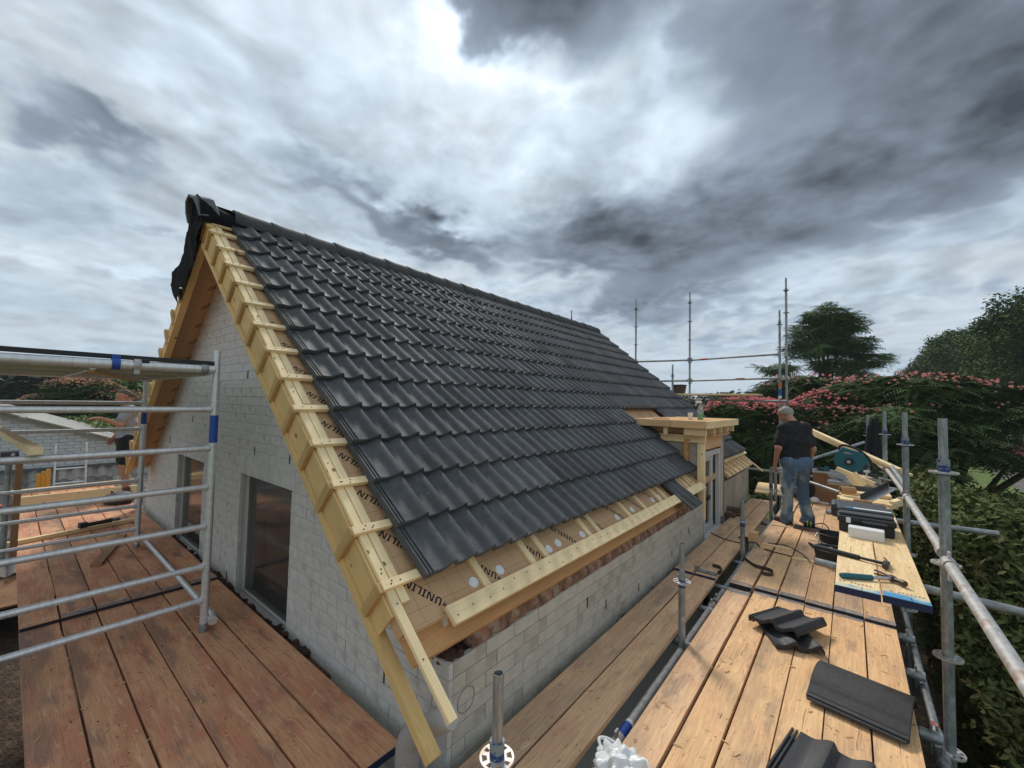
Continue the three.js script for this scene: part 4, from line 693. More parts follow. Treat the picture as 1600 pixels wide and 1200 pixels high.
// the raised work bench of planks
{
  const B = 2.90;
  const bp = [[-0.080, 0.120], [0.124, 0.318]];
  bp.forEach(([a, b], i) => {
    const z1 = -3.03 - i * 0.012, z0 = -8.3, w = b - a - 0.005;
    const p = plank(rb(w, 0.036, z1 - z0, 0.002, (a + b) / 2, B - 0.018, (z0 + z1) / 2), M.plankLight, i ? 'outer bright plank of the raised bench with blue end' : 'inner bright plank of the raised bench under the hammers');
    part('blue_end', [bx(w + 0.002, 0.037, 0.003, (a + b) / 2, B - 0.018, z1 + 0.0016)], M.blueEnd, p); part('paint_band', bx(w - 0.003, 0.0016, 0.055 + i * 0.02, (a + b) / 2, B + 0.0009, z1 - 0.029 - i * 0.01), M.bluePaint, p);
    part('end_strip', metalStrip((a + b) / 2, 0, w * 0.85, true), M.galvWarm, p).position.set(0, B + 0.003, z1 - 0.10);
    part('saw_kerf', bx(0.003, 0.0022, 0.05, (a + b) / 2 + 0.02, B + 0.0012, z1 - 0.026), M.black, p);
  });
  // hammers
  const hammer = (pos, turn, label, grip, gm, shaft, L) => {
    const t = thing('claw_hammer', label, 'hammer', pos, turn);
    part('grip', [tube(V(0, 0.016, 0), V(grip, 0.017, 0), 0.017, 14, 0.015), tube(V(-0.012, 0.016, 0), V(0, 0.016, 0), 0.012, 14, 0.017)], gm, t); part('shaft', tube(V(grip, 0.017, 0), V(L, 0.02, 0), 0.009, 12, 0.010), shaft, t);
    const hd = [tube(V(L, 0.02, -0.015), V(L + 0.01, 0.022, 0.055), 0.013, 14, 0.012), tube(V(L + 0.01, 0.022, 0.05), V(L + 0.013, 0.022, 0.075), 0.0165, 16), rb(0.03, 0.03, 0.04, 0.006, L, 0.021, -0.005)];
    for (const s of [-1, 1]) { const cv = []; for (let i = 0; i < 6; i++) { const k = i / 5; cv.push(V(L - 0.03 * k * k - 0.005, 0.02 + s * (0.004 + 0.006 * k), -0.02 - 0.075 * k)); } hd.push(new THREE.TubeGeometry(new THREE.CatmullRomCurve3(cv), 10, 0.0055, 7)); }
    part('head', hd, M.steelDark, t); return t;
  };
  hammer([-0.20, B, -3.70], -0.30, 'claw hammer with long black shaft and black grip on the bench', 0.25, M.black, M.black, 0.385);
  hammer([-0.045, B, -3.175], 0.52, 'claw hammer with blue grip and bright shaft at the blue bench end', 0.155, M.teal, M.steel, 0.26);
  // tool cases
  const c = thing('tool_case', 'grey and black tool case with white label strip on the bench', 'tool case', [0.085, B, -4.60], 0.02);
  part('body', [rb(0.34, 0.085, 0.34, 0.012, 0.0, 0.0435, 0.05), rb(0.36, 0.05, 0.38, 0.015, 0, 0.105, 0.04)], M.black, c); part('lid', [rb(0.36, 0.035, 0.24, 0.012, 0, 0.146, -0.05), rb(0.34, 0.02, 0.1, 0.008, 0, 0.14, 0.14)], M.darkGrey, c); part('label_strip', rb(0.24, 0.004, 0.035, 0.001, 0.045, 0.167, 0.035), M.whitePl, c); part('blue_badge', rb(0.05, 0.005, 0.03, 0.001, -0.10, 0.167, 0.035), std({ color: lin(0.05, 0.3, 0.55), roughness: 0.5 }), c); part('handle', rb(0.15, 0.02, 0.03, 0.006, 0.05, 0.10, 0.235), M.darkGrey, c); part('latch', rb(0.03, 0.04, 0.012, 0.003, -0.11, 0.10, 0.235), M.whitePl, c);
  const c2 = thing('tool_case', 'second grey case leaning behind the labelled one at the bench edge', 'tool case', [0.07, B, -5.0], 0.03);
  part('body', rb(0.40, 0.13, 0.24, 0.03, -0.02, 0.066, 0.0), M.darkGrey, c2); part('seam', rb(0.402, 0.006, 0.242, 0.002, -0.02, 0.07, 0.0), M.black, c2);
  const wb = thing('carton', 'long white carton lying in front of the black tool case', 'box', [0.085, B, -4.27], -0.04); part('body', rb(0.21, 0.075, 0.10, 0.003, 0, 0.0385, 0), M.whitePl, wb); part('flap', rb(0.004, 0.07, 0.095, 0.001, 0.106, 0.0385, 0), M.frameWhite, wb);
  single('cardboard_block', rb(0.14, 0.11, 0.10, 0.003, 0.085, B + 0.056, -5.37), M.pineOld, 'brown wooden block standing on the bench behind the grey cases', 'wood block');
  // timber stack with roll, level, flashing
  for (let k = 0; k < 4; k++) single('timber_board', rb(0.46, 0.04, 0.10, 0.003, 0.13 + rr(-0.02, 0.02), B + 0.021, -5.75 - k * 0.105), M.pine, `short pale board stacked crosswise on the bench, ${ORD[k]} from the front`, 'timber board');
  for (let k = 0; k < 3; k++) single('timber_board', rb(0.42, 0.035, 0.10, 0.003, 0.11 + rr(-0.02, 0.02), B + 0.060, -6.05 - k * 0.108), M.pine, `pale board in the upper layer of the bench stack, ${ORD[k]} from the front`, 'timber board');
  const roll = thing('paper_roll', 'roll of brown tape lying on the pale timber stack', 'tape roll', [-0.03, B + 0.105, -5.92]);
  const rg = new THREE.LatheGeometry([[0.012, -0.07], [0.036, -0.07], [0.038, -0.066], [0.038, 0.066], [0.036, 0.07], [0.012, 0.07], [0.012, -0.07]].map(([a, b]) => new THREE.Vector2(a, b)), 24); rg.rotateZ(Math.PI / 2); part('roll', rg, std({ color: lin(0.42, 0.21, 0.09), roughness: 0.6 }), roll).rotation.y = 0.5; part('core', tube(V(-0.05, 0, 0.035), V(-0.063, 0, 0.04), 0.013, 14), M.black, roll);
  const lv = thing('spirit_level', 'dark teal spirit level on the timber stack behind the tape roll', 'spirit level', [0.09, B + 0.10, -6.15], 0.05); part('body', rb(0.22, 0.06, 0.025, 0.003), M.darkGrey, lv); part('vial', rb(0.03, 0.02, 0.027, 0.002, 0.05, 0.01, 0), M.teal, lv); part('vial', rb(0.03, 0.03, 0.027, 0.002, -0.06, 0, 0), M.teal, lv);
  const fl = thing('metal_flashing', 'grey folded metal profile leaning slanted on the bench stack', 'metal profile', [0.23, B + 0.10, -5.55]); part('flange', beam(V(-0.12, 0.0, 0.18), V(0.12, 0.07, -0.5), 0.09, 0.006), M.steel, fl); part('upstand', beam(V(-0.16, 0.03, 0.18), V(0.08, 0.10, -0.5), 0.006, 0.06), M.black, fl);
  for (let k = 0; k < 3; k++) single('timber_offcut', beam(V(0.25 + k * 0.03, B + 0.03 + k * 0.03, -5.45 - k * 0.05), V(0.42, B + 0.05 + k * 0.02, -5.9), 0.05, 0.025), M.pine, `thin pale offcut at the right end of the bench stack, ${ORD[k]} from below`, 'timber offcut');
  // mitre saw
  const s = thing('mitre_saw', 'teal mitre saw with black handle on the bench', 'mitre saw', [0.02, B, -7.0], -0.15);
  part('base', [rb(0.5, 0.06, 0.26, 0.01, 0, 0.03, 0), new THREE.CylinderGeometry(0.14, 0.15, 0.03, 28).translate(0, 0.075, 0.02), rb(0.55, 0.05, 0.02, 0.004, 0, 0.10, -0.06)], M.steel, s);
  const gs = new THREE.Shape(); gs.moveTo(-0.155, 0.0); for (let i = 0; i <= 20; i++) { const a = Math.PI * (1.0 + i / 20 * 0.92); gs.lineTo(Math.cos(a) * 0.155, Math.sin(a) * 0.155); } gs.lineTo(0.17, 0.05); gs.lineTo(0.10, 0.13); gs.lineTo(-0.11, 0.135); gs.closePath(); const hl = new THREE.Path(); hl.moveTo(-0.11, 0.06); hl.lineTo(0.0, 0.075); hl.lineTo(0.02, 0.11); hl.lineTo(-0.09, 0.11); hl.closePath(); gs.holes.push(hl);
  const gg = new THREE.ExtrudeGeometry(gs, { depth: 0.07, bevelEnabled: true, bevelSize: 0.008, bevelThickness: 0.008, bevelSegments: 2 }); gg.translate(0, 0, -0.035);
  const tilt = (o) => { o.position.set(-0.02, 0.33, 0.05); o.rotation.z = -0.25; return o; };
  tilt(part('blade_guard', gg, M.teal, s)); tilt(part('blade', new THREE.CylinderGeometry(0.13, 0.13, 0.003, 40).rotateX(Math.PI / 2).translate(0, -0.01, 0), M.steel, s)); tilt(part('hub', [new THREE.CylinderGeometry(0.045, 0.05, 0.03, 24).rotateX(Math.PI / 2).translate(0, -0.01, 0.05)], M.black, s)); tilt(part('hub_cap', new THREE.CylinderGeometry(0.02, 0.02, 0.012, 18).rotateX(Math.PI / 2).translate(0, -0.01, 0.07), M.steel, s));
  tilt(part('handle', wire([V(-0.15, 0.10, 0), V(-0.13, 0.165, 0), V(0.04, 0.165, 0), V(0.17, 0.09, 0), V(0.26, -0.06, 0)], 0.015, 40, 8), M.black, s)); tilt(part('motor', [tube(V(0.12, -0.02, 0), V(0.12, -0.02, -0.2), 0.06, 20), rb(0.18, 0.05, 0.05, 0.01, 0.22, -0.1, 0)], M.darkGrey, s));
  part('slide_bar', [tube(V(0.08, 0.18, 0.03), V(0.36, 0.12, -0.05), 0.014, 12), tube(V(0.06, 0.10, 0.0), V(0.34, 0.06, -0.06), 0.014, 12)], M.steel, s); part('clamp', [tube(V(0.15, 0.08, 0.1), V(0.15, 0.22, 0.1), 0.010, 10), rb(0.06, 0.03, 0.03, 0.004, 0.15, 0.22, 0.1)], M.whitePl, s);
  single('timber_wedge', beam(V(-0.14, B + 0.24, -6.72), V(0.22, B + 0.10, -6.65), 0.06, 0.05), M.pine, 'pale sawn timber piece resting on the mitre saw table', 'timber offcut');
  single('timber_wedge', beam(V(0.0, B + 0.20, -6.62), V(0.10, B + 0.06, -6.60), 0.05, 0.12), M.pine, 'pale triangular offcut in front of the mitre saw', 'timber offcut');
  for (let k = 0; k < 3; k++) single('timber_beam', beam(V(-0.62, 3.52 + k * 0.03, -8.75), V(0.55 - k * 0.04, 3.10 + k * 0.03, -7.05 + k * 0.02), 0.10 - k * 0.02, 0.034), M.pine, `long pale beam of the slanted bundle behind the mitre saw, ${ORD[k]} from below`, 'timber beam');
  const ra = thing('aluminium_rail', 'long grey guide rail lying along the inner bench side', 'guide rail', [-0.05, 2.775, -9.5]); part('rail', rb(0.7, 0.02, 0.16, 0.003, -0.1, 0, 0.3), M.steel, ra); part('groove', rb(0.7, 0.006, 0.02, 0.002, -0.1, 0.012, 0.3), M.darkGrey, ra);
  const cs = thing('circular_saw', 'black and teal hand saw lying on the brown crate', 'power tool', [-0.40, 2.755, -9.5]); part('body', [rb(0.14, 0.05, 0.08, 0.012, 0, 0.03, 0), tube(V(-0.05, 0.05, 0), V(-0.14, 0.07, 0.02), 0.018, 12)], M.black, cs); part('shoe', rb(0.2, 0.012, 0.1, 0.003, 0, 0.004, 0), M.steelDark, cs); part('guard', new THREE.CylinderGeometry(0.05, 0.05, 0.03, 20).rotateX(Math.PI / 2).translate(0.06, 0.05, 0.04), M.teal, cs);
  const cr = thing('wooden_crate', 'dark brown plywood crate standing on the deck behind the bench', 'crate', [-0.26, 2.222, -9.62], 0.05);
  for (let k = 0; k < 5; k++) part('slat', rb(0.58, 0.098, 0.02, 0.003, 0, 0.055 + k * 0.101, 0.28), M.pineOld, cr); part('side', rb(0.02, 0.50, 0.56, 0.003, -0.28, 0.255, 0), M.pineAmber, cr); part('side', rb(0.02, 0.50, 0.56, 0.003, 0.28, 0.255, 0), M.pineOld, cr); part('top', rb(0.6, 0.02, 0.6, 0.003, 0, 0.518, 0), M.steel, cr);
  const jk = thing('jacket', 'black jacket hanging from the farthest right post', 'jacket', [0.32, 3.72, -9.4]); jk.scale.set(0.62, 1, 0.7);
  const jg = new THREE.CylinderGeometry(0.06, 0.17, 0.75, 28, 14), jp = jg.attributes.position; for (let i = 0; i < jp.count; i++) { const y = jp.getY(i), a = Math.atan2(jp.getZ(i), jp.getX(i)), k = 1 + 0.22 * Math.sin(a * 5 + y * 4) + 0.15 * (fbm(a * 3 + 9, y * 6 + 9, 3) - 0.5); jp.setXYZ(i, jp.getX(i) * k, y - 0.36, jp.getZ(i) * k * 0.6); } jg.computeVertexNormals(); part('body', jg, M.tee, jk); part('sleeve', tube(V(-0.1, -0.1, 0), V(-0.17, -0.6, 0.03), 0.05, 12, 0.06), M.tee, jk);
}
// small things lying on the deck
{
  const sl = []; for (let i = 0; i < 420; i++) { const z = -2.2 - 7.5 * rnd(), x = rr(-0.9, 0.25), far = z < -4.5; if (!far && rnd() < 0.45) continue; const L = rr(0.008, 0.05), g = new THREE.BoxGeometry(L, rr(0.001, 0.004), rr(0.002, 0.007)); g.rotateY(rr(0, 6.28)); g.translate(x, (far ? 2.2225 : 2.2015) + 0.002, z); sl.push(g); }
  for (let i = 0; i < 160; i++) { const g = new THREE.BoxGeometry(rr(0.008, 0.04), 0.003, rr(0.003, 0.007)); g.rotateY(rr(0, 6.28)); g.translate(rr(-4.4, -1.9), 2.2035, rr(-1.28, -0.15)); sl.push(g); }
  single('wood_splinters', merge(sl), M.pineAmber, 'scattered wood splinters and sawdust on the decks', 'splinters').userData.kind = 'stuff';
  const gr = []; for (let i = 0; i < 70; i++) { const g = new THREE.DodecahedronGeometry(rr(0.0015, 0.005), 0); const left = rnd() < 0.5; g.translate(left ? rr(-4.5, -1.8) : rr(-1.42, 0.25), left ? 2.203 : 2.226, left ? rr(-1.3, -0.15) : rr(-9, -4.6)); gr.push(g); }
  single('grit', merge(gr), M.rough, 'small crumbs of mortar scattered on the decks', 'grit').userData.kind = 'stuff';
  const bk = thing('bucket', 'black rubber bucket with rubble standing beside the bench', 'bucket', [-0.16, 2.222, -6.2]);
  const bg = new THREE.LatheGeometry([[0.0, 0.005], [0.125, 0.0], [0.145, 0.2], [0.155, 0.205], [0.155, 0.215], [0.14, 0.215], [0.12, 0.03], [0, 0.03]].map(([a, b]) => new THREE.Vector2(a, b)), 30); part('shell', bg, M.black, bk); part('handle', wire([V(-0.15, 0.2, 0), V(-0.17, 0.16, 0.06), V(-0.1, 0.12, 0.14), V(0.05, 0.12, 0.155)], 0.006), M.steel, bk);
  const bk2 = thing('bucket', 'low black tub with pinkish brick rubble at the bench foot', 'tub', [-0.17, 2.222, -5.72]);
  part('shell', new THREE.LatheGeometry([[0.0, 0.005], [0.13, 0.0], [0.16, 0.15], [0.17, 0.155], [0.165, 0.165], [0.15, 0.16], [0.13, 0.02], [0, 0.02]].map(([a, b]) => new THREE.Vector2(a, b)), 30), M.black, bk2);
  const L = []; for (let i = 0; i < 26; i++) { const g = new THREE.DodecahedronGeometry(rr(0.016, 0.035), 0); g.scale(1.4, 0.8, 1); g.rotateY(rr(0, 6)); const a = rr(0, 6.28), r = Math.sqrt(rnd()) * 0.12; g.translate(Math.cos(a) * r, 0.10 + rr(0, 0.04), Math.sin(a) * r); L.push(g); } part('rubble', L, std({ color: lin(0.42, 0.26, 0.22), roughness: 0.95 }), bk2); part('handle', [wire([V(-0.16, 0.15, -0.05), V(-0.20, 0.18, 0.0), V(-0.16, 0.15, 0.05)], 0.010), wire([V(0.16, 0.15, -0.05), V(0.20, 0.18, 0.0), V(0.16, 0.15, 0.05)], 0.010)], M.black, bk2);
  const strap = (pts, w, name, label, cat, m) => { const c = new THREE.CatmullRomCurve3(pts), n = 26, pos = [], idx = []; for (let i = 0; i <= n; i++) { const p = c.getPoint(i / n); for (const [a, b] of [[0, 0.0], [w, 0.0], [w, 0.006], [0, 0.006]]) pos.push(p.x + b * 0.6, p.y + a, p.z + b); if (i) for (let k = 0; k < 4; k++) { const q = (i - 1) * 4, r = i * 4, k2 = (k + 1) % 4; idx.push(q + k, q + k2, r + k, q + k2, r + k2, r + k); } } const g = new THREE.BufferGeometry(); g.setAttribute('position', new THREE.Float32BufferAttribute(pos, 3)); g.setIndex(idx); const h = g.toNonIndexed(); h.computeVertexNormals(); return single(name, h, m, label, cat); };
  strap([V(-0.905, 2.225, -5.18), V(-0.78, 2.225, -5.03), V(-0.68, 2.225, -5.02), V(-0.62, 2.225, -4.97), V(-0.63, 2.225, -4.88), V(-0.70, 2.225, -4.86)], 0.035, 'steel_band', 'curled brown steel band lying on the far deck near the seam', 'steel band', M.steelDark);
  strap([V(-1.13, 2.226, -4.74), V(-1.06, 2.226, -4.73), V(-1.02, 2.226, -4.64), V(-1.04, 2.226, -4.56)], 0.035, 'steel_band', 'curled dark steel band lying on the inner planks', 'steel band', M.steelDark);
  single('bracket', [rb(0.20, 0.012, 0.06, 0.003, -1.14, 2.232, -4.53), rb(0.05, 0.05, 0.012, 0.003, -1.22, 2.25, -4.52)].reduce((a, b) => merge([a, b])), M.galv, 'grey metal bracket lying at the blue end of the inner plank', 'bracket');
  single('cable', wire([V(-1.44, 2.235, -5.95), V(-1.25, 2.234, -5.80), V(-1.05, 2.232, -5.78), V(-0.93, 2.236, -5.90), V(-0.80, 2.234, -5.72), V(-0.55, 2.234, -5.66), V(-0.36, 2.234, -5.62)], 0.006, 60, 6), M.black, 'black cable crossing the planks towards the bucket', 'cable');
  single('cable', wire([V(-0.80, 2.234, -6.0), V(-0.62, 2.234, -6.05), V(-0.45, 2.234, -5.85), V(-0.34, 2.26, -5.5)], 0.005, 40, 6), M.black, 'thin black cable looping to the tub handle', 'cable');
  single('cable', wire([V(-0.55, 2.234, -7.05), V(-0.35, 2.234, -7.02), V(-0.15, 2.234, -7.08), V(-0.05, 2.234, -7.2)], 0.006, 40, 6), M.red, 'red cable lying behind the boots of the man', 'cable');
  single('block_brush', [rb(0.10, 0.12, 0.12, 0.004, -0.95, 2.285, -5.98)].reduce((a) => a), M.pineAmber, 'square brown wooden block standing at the gap', 'wood block');
  const gl = thing('glove', 'dark red work glove hanging over the gap beside the wooden block', 'glove', [-1.06, 2.21, -6.02]); const gg = new THREE.SphereGeometry(0.07, 18, 12); gg.scale(1.1, 0.6, 0.9); part('palm', gg, std({ color: lin(0.09, 0.015, 0.025), roughness: 0.9 }), gl); for (let k = 0; k < 4; k++) part('finger', tube(V(-0.05, 0, -0.03 + k * 0.02), V(-0.12, -0.03, -0.04 + k * 0.025), 0.012, 8), std({ color: lin(0.05, 0.012, 0.02), roughness: 0.9 }), gl);
  single('wood_offcut', rb(0.30, 0.02, 0.035, 0.002, -0.70, 2.232, -5.93), M.pine, 'pale stick lying right of the wooden block', 'timber offcut');
  single('wood_offcut', rb(0.12, 0.03, 0.07, 0.002, -0.78, 2.238, -5.75), M.pineAmber, 'small orange wood offcut on the deck in front of the block', 'timber offcut');
  single('wood_offcut', rb(0.22, 0.012, 0.03, 0.002, -0.30, 2.23, -6.55).rotateY(0.0), M.pine, 'pale stick lying in front of the ear defenders', 'timber offcut');
  single('wood_offcut', rb(0.20, 0.012, 0.03, 0.002, -0.78, 2.23, -7.0), M.pine, 'thin pale stick lying in front of the boots', 'timber offcut');
  single('wood_offcut', rb(0.28, 0.02, 0.03, 0.002, -0.38, 2.232, -5.62), M.pine, 'pale stick leaning at the bucket', 'timber offcut');
  single('wood_offcut', rb(0.13, 0.004, 0.02, 0.001, -1.13, 2.228, -5.22), M.pine, 'thin pale splinter on the inner planks', 'timber offcut');
  const em = thing('ear_defenders', 'black and lime green ear defenders lying behind the stick', 'ear defenders', [-0.46, 2.224, -7.22]); for (const s of [-1, 1]) { const g = new THREE.CylinderGeometry(0.04, 0.045, 0.035, 20); g.rotateZ(Math.PI / 2); g.translate(s * 0.045, 0.045, 0); part('cup', g, M.black, em); const h = new THREE.TorusGeometry(0.036, 0.008, 8, 20); h.rotateY(Math.PI / 2); h.translate(s * 0.02, 0.045, 0); part('cushion', h, std({ color: lin(0.35, 0.5, 0.05), roughness: 0.6 }), em); } part('headband', wire([V(0.05, 0.05, 0), V(0.16, 0.09, 0.02), V(0.22, 0.03, 0.06), V(0.12, 0.012, 0.12)], 0.007), M.black, em);
  const br = thing('broom', 'white broom head with blue handle lying behind the man', 'broom', [-0.50, 2.225, -9.1]); part('handle', tube(V(0.05, 0.035, 0), V(0.34, 0.03, 0.1), 0.013, 12), M.whitePl, br); part('blue_grip', tube(V(0.2, 0.0325, 0.05), V(0.42, 0.03, 0.13), 0.0145, 12), std({ color: lin(0.06, 0.06, 0.28), roughness: 0.5 }), br); const bh = new THREE.SphereGeometry(0.07, 16, 12); bh.scale(1, 0.8, 1); bh.translate(0, 0.055, 0); part('head', bh, M.whitePl, br);
  const bt = thing('tool_pouch', 'black round tool bag standing on the deck behind the man', 'tool bag', [-0.70, 2.222, -9.3]); const bb = new THREE.SphereGeometry(0.20, 24, 16); bb.scale(1, 1.1, 0.8); bb.translate(0, 0.21, 0); part('body', bb, M.black, bt); part('handle', new THREE.TorusGeometry(0.09, 0.014, 8, 24).translate(0, 0.43, 0), M.black, bt); part('orange_flap', rb(0.10, 0.12, 0.02, 0.006, -0.05, 0.44, 0.05), std({ color: lin(0.5, 0.16, 0.09), roughness: 0.7 }), bt);
  single('floor_mat', rb(0.42, 0.012, 0.24, 0.004, -0.42, 2.229, -7.12).rotateY(0), M.steelDark, 'dark flat tool lying by the boots of the man', 'flat tool');
  const sb = thing('spray_bottle', 'clear spray bottle with green liquid on the dormer roof', 'spray bottle', [-1.66, 3.699, -6.30]);
  part('liquid', new THREE.CylinderGeometry(0.038, 0.038, 0.09, 20).translate(0, 0.046, 0), new THREE.MeshPhysicalMaterial({ color: lin(0.18, 0.55, 0.06), roughness: 0.15, transmission: 0.6, thickness: 0 }), sb); part('bottle', new THREE.LatheGeometry([[0.042, 0], [0.042, 0.15], [0.03, 0.19], [0.014, 0.215], [0.014, 0.23]].map(([a, b]) => new THREE.Vector2(a, b)), 22), new THREE.MeshPhysicalMaterial({ color: lin(0.85, 0.9, 0.88), roughness: 0.15, transmission: 0.85, thickness: 0 }), sb); part('trigger', [rb(0.09, 0.035, 0.03, 0.006, -0.02, 0.255, 0), tube(V(-0.05, 0.245, 0), V(-0.065, 0.20, 0), 0.006, 8)], M.whitePl, sb); part('nozzle', tube(V(0.02, 0.262, 0), V(0.07, 0.33, 0), 0.016, 10), M.black, sb);
  single('paper_cup', new THREE.LatheGeometry([[0.0, 0.003], [0.028, 0], [0.036, 0.10], [0.033, 0.10], [0.026, 0.006]].map(([a, b]) => new THREE.Vector2(a, b)), 20).translate(-1.78, 3.699, -6.24), M.whitePl, 'white cup beside the spray bottle on the dormer roof', 'cup');
  single('timber_offcut', rb(0.22, 0.025, 0.05, 0.002, -2.1, 3.712, -5.95), M.pine, 'pale offcut lying on the left part of the dormer roof', 'timber offcut');
  const bx1 = thing('dark_crate', 'dark box standing on the high far planks behind the roof', 'box', [-3.43, 4.20, -11.05]); part('body', new THREE.CylinderGeometry(0.20, 0.16, 0.22, 4, 1).rotateY(Math.PI / 4).translate(0, 0.11, 0), M.steelDark, bx1); part('rim', rb(0.30, 0.03, 0.30, 0.006, 0, 0.22, 0), M.black, bx1);
  const gp = thing('rain_pipe', 'grey plastic rain pipe with bend at the house corner', 'rain pipe', [-1.565, 0, -1.22]);
  part('pipe', tube(V(0, 0, 0), V(0, 2.31, 0), 0.052, 22), std({ color: lin(0.36, 0.35, 0.32), roughness: 0.45 }), gp); part('elbow', new THREE.TubeGeometry(new THREE.CatmullRomCurve3([V(0, 2.27, 0), V(0.012, 2.37, -0.004), V(0.07, 2.44, -0.02)]), 12, 0.056, 18), std({ color: lin(0.32, 0.31, 0.285), roughness: 0.5 }), gp); part('upper_pipe', tube(V(0.05, 2.42, -0.015), V(0.21, 2.535, -0.06), 0.050, 20), std({ color: lin(0.42, 0.41, 0.39), roughness: 0.4 }), gp);
  part('wire', wire([V(0.05, 2.30, 0.05), V(0.14, 2.27, 0.08), V(0.18, 2.15, 0.1), V(0.2, 1.9, 0.1)], 0.004), M.whitePl, gp);
  single('wire_loop', new THREE.TorusGeometry(0.055, 0.003, 6, 28).rotateY(Math.PI / 2).translate(-1.40, 2.51, -1.42), M.galv, 'thin wire loop hanging at the house corner behind the laths', 'wire');
  single('brick_pile', merge([rb(0.2, 0.06, 0.1, 0.004, -1.46, 2.25, -7.05), rb(0.2, 0.06, 0.1, 0.004, -1.40, 2.31, -7.2), rb(0.1, 0.06, 0.2, 0.004, -1.36, 2.25, -7.25)]), M.rough, 'small heap of broken red bricks beside the dormer post', 'brick heap');
}

// ------------------------------------------------------------ people
function bodyGeo(caps, cell, k, spheres = []) {                         // tapered capsules joined by a smooth minimum
  const lo = V(1e9, 1e9, 1e9), hi = V(-1e9, -1e9, -1e9);
  for (const [a, b, ra, rb_] of caps) { const r = Math.max(ra, rb_) + k; for (const p of [a, b]) for (const c of ['x', 'y', 'z']) { lo[c] = Math.min(lo[c], p[c] - r); hi[c] = Math.max(hi[c], p[c] + r); } }
  const size = Math.max(hi.x - lo.x, hi.y - lo.y, hi.z - lo.z), N = Math.ceil(size / cell) + 8, half = N * cell / 2, ctr = lo.clone().add(hi).multiplyScalar(0.5);
  const mc = new MarchingCubes(N, M.skin, false, false, 400000); mc.isolation = 0; mc.field.fill(-1);
  const o = V(ctr.x - half, ctr.y - half, ctr.z - half);
  for (const [a, b, ra, rb_] of caps) {
    const R = Math.max(ra, rb_) + k * 1.5 + cell * 2, ab = b.clone().sub(a), L2 = Math.max(ab.lengthSq(), 1e-9);
    const i0 = ['x', 'y', 'z'].map((c) => Math.max(0, Math.floor((Math.min(a[c], b[c]) - R - o[c]) / cell))), i1 = ['x', 'y', 'z'].map((c) => Math.min(N - 1, Math.ceil((Math.max(a[c], b[c]) + R - o[c]) / cell)));
    for (let z = i0[2]; z <= i1[2]; z++) for (let y = i0[1]; y <= i1[1]; y++) for (let x = i0[0]; x <= i1[0]; x++) {
      const px = o.x + x * cell - a.x, py = o.y + y * cell - a.y, pz = o.z + z * cell - a.z; const t = clamp((px * ab.x + py * ab.y + pz * ab.z) / L2, 0, 1);
      const d = Math.hypot(px - ab.x * t, py - ab.y * t, pz - ab.z * t) - (ra + (rb_ - ra) * t), q = x + y * N + z * N * N, e = -mc.field[q];
      const h = Math.max(k - Math.abs(d - e), 0) / k; mc.field[q] = -(Math.min(d, e) - h * h * k * 0.25);
    }
  }
  mc.update(); const n = mc.count, pos = new Float32Array(n * 3);
  for (let i = 0; i < n; i++) { pos[i * 3] = ctr.x + mc.positionArray[i * 3] * half; pos[i * 3 + 1] = ctr.y + mc.positionArray[i * 3 + 1] * half; pos[i * 3 + 2] = ctr.z + mc.positionArray[i * 3 + 2] * half; }
  let g = new THREE.BufferGeometry(); g.setAttribute('position', new THREE.BufferAttribute(pos, 3)); g = mergeVertices(g, cell * 0.05); g.computeVertexNormals();
  // face outwards
  const P = g.attributes.position, Nn = g.attributes.normal; let s = 0; for (let i = 0; i < P.count; i += 7) { s += Nn.getX(i) * (P.getX(i) - ctr.x) + Nn.getZ(i) * (P.getZ(i) - ctr.z); }
  if (s < 0) { const ix = g.index.array; for (let i = 0; i < ix.length; i += 3) { const t = ix[i]; ix[i] = ix[i + 1]; ix[i + 1] = t; } g.computeVertexNormals(); }
  const uv = new Float32Array(P.count * 2); for (let i = 0; i < P.count; i++) { uv[i * 2] = P.getX(i) + P.getZ(i) * 0.7; uv[i * 2 + 1] = P.getY(i); } g.setAttribute('uv', new THREE.BufferAttribute(uv, 2));
  return g.toNonIndexed();
}
function handCaps(w, dir, palmN, side, curl) {                            // wrist, pointing direction, palm normal, thumb side
  const d = dir.clone().normalize(), s = side.clone().normalize(), n = palmN.clone().normalize(), L = [];
  const at = (a, b, c) => w.clone().addScaledVector(d, a).addScaledVector(s, b).addScaledVector(n, c);
  L.push([at(0, 0, 0), at(0.03, 0, 0), 0.027, 0.026], [at(0.03, -0.025, 0), at(0.085, -0.030, 0.004), 0.017, 0.014], [at(0.03, -0.005, 0), at(0.09, -0.008, 0.004), 0.019, 0.015], [at(0.03, 0.018, 0), at(0.09, 0.016, 0.004), 0.019, 0.015]);
  [[-0.034, 0.060, 0.0082], [-0.013, 0.075, 0.009], [0.008, 0.082, 0.0095], [0.028, 0.074, 0.0092]].forEach(([y, len, r]) => {
    let p = at(0.082, y, 0.006), a = 0.2; for (const [f, rad] of [[0.45, 1], [0.30, 0.92], [0.25, 0.82]]) { a += curl; const q = p.clone().addScaledVector(d, Math.cos(a) * len * f).addScaledVector(n, Math.sin(a) * len * f); L.push([p, q, r * rad, r * rad * 0.93]); p = q; }
  });
  const t0 = at(0.028, 0.024, 0.004), t1 = at(0.058, 0.052, 0.018), t2 = at(0.088, 0.058, 0.030); L.push([t0, t1, 0.013, 0.0105], [t1, t2, 0.0105, 0.0088]);
  return L;
}
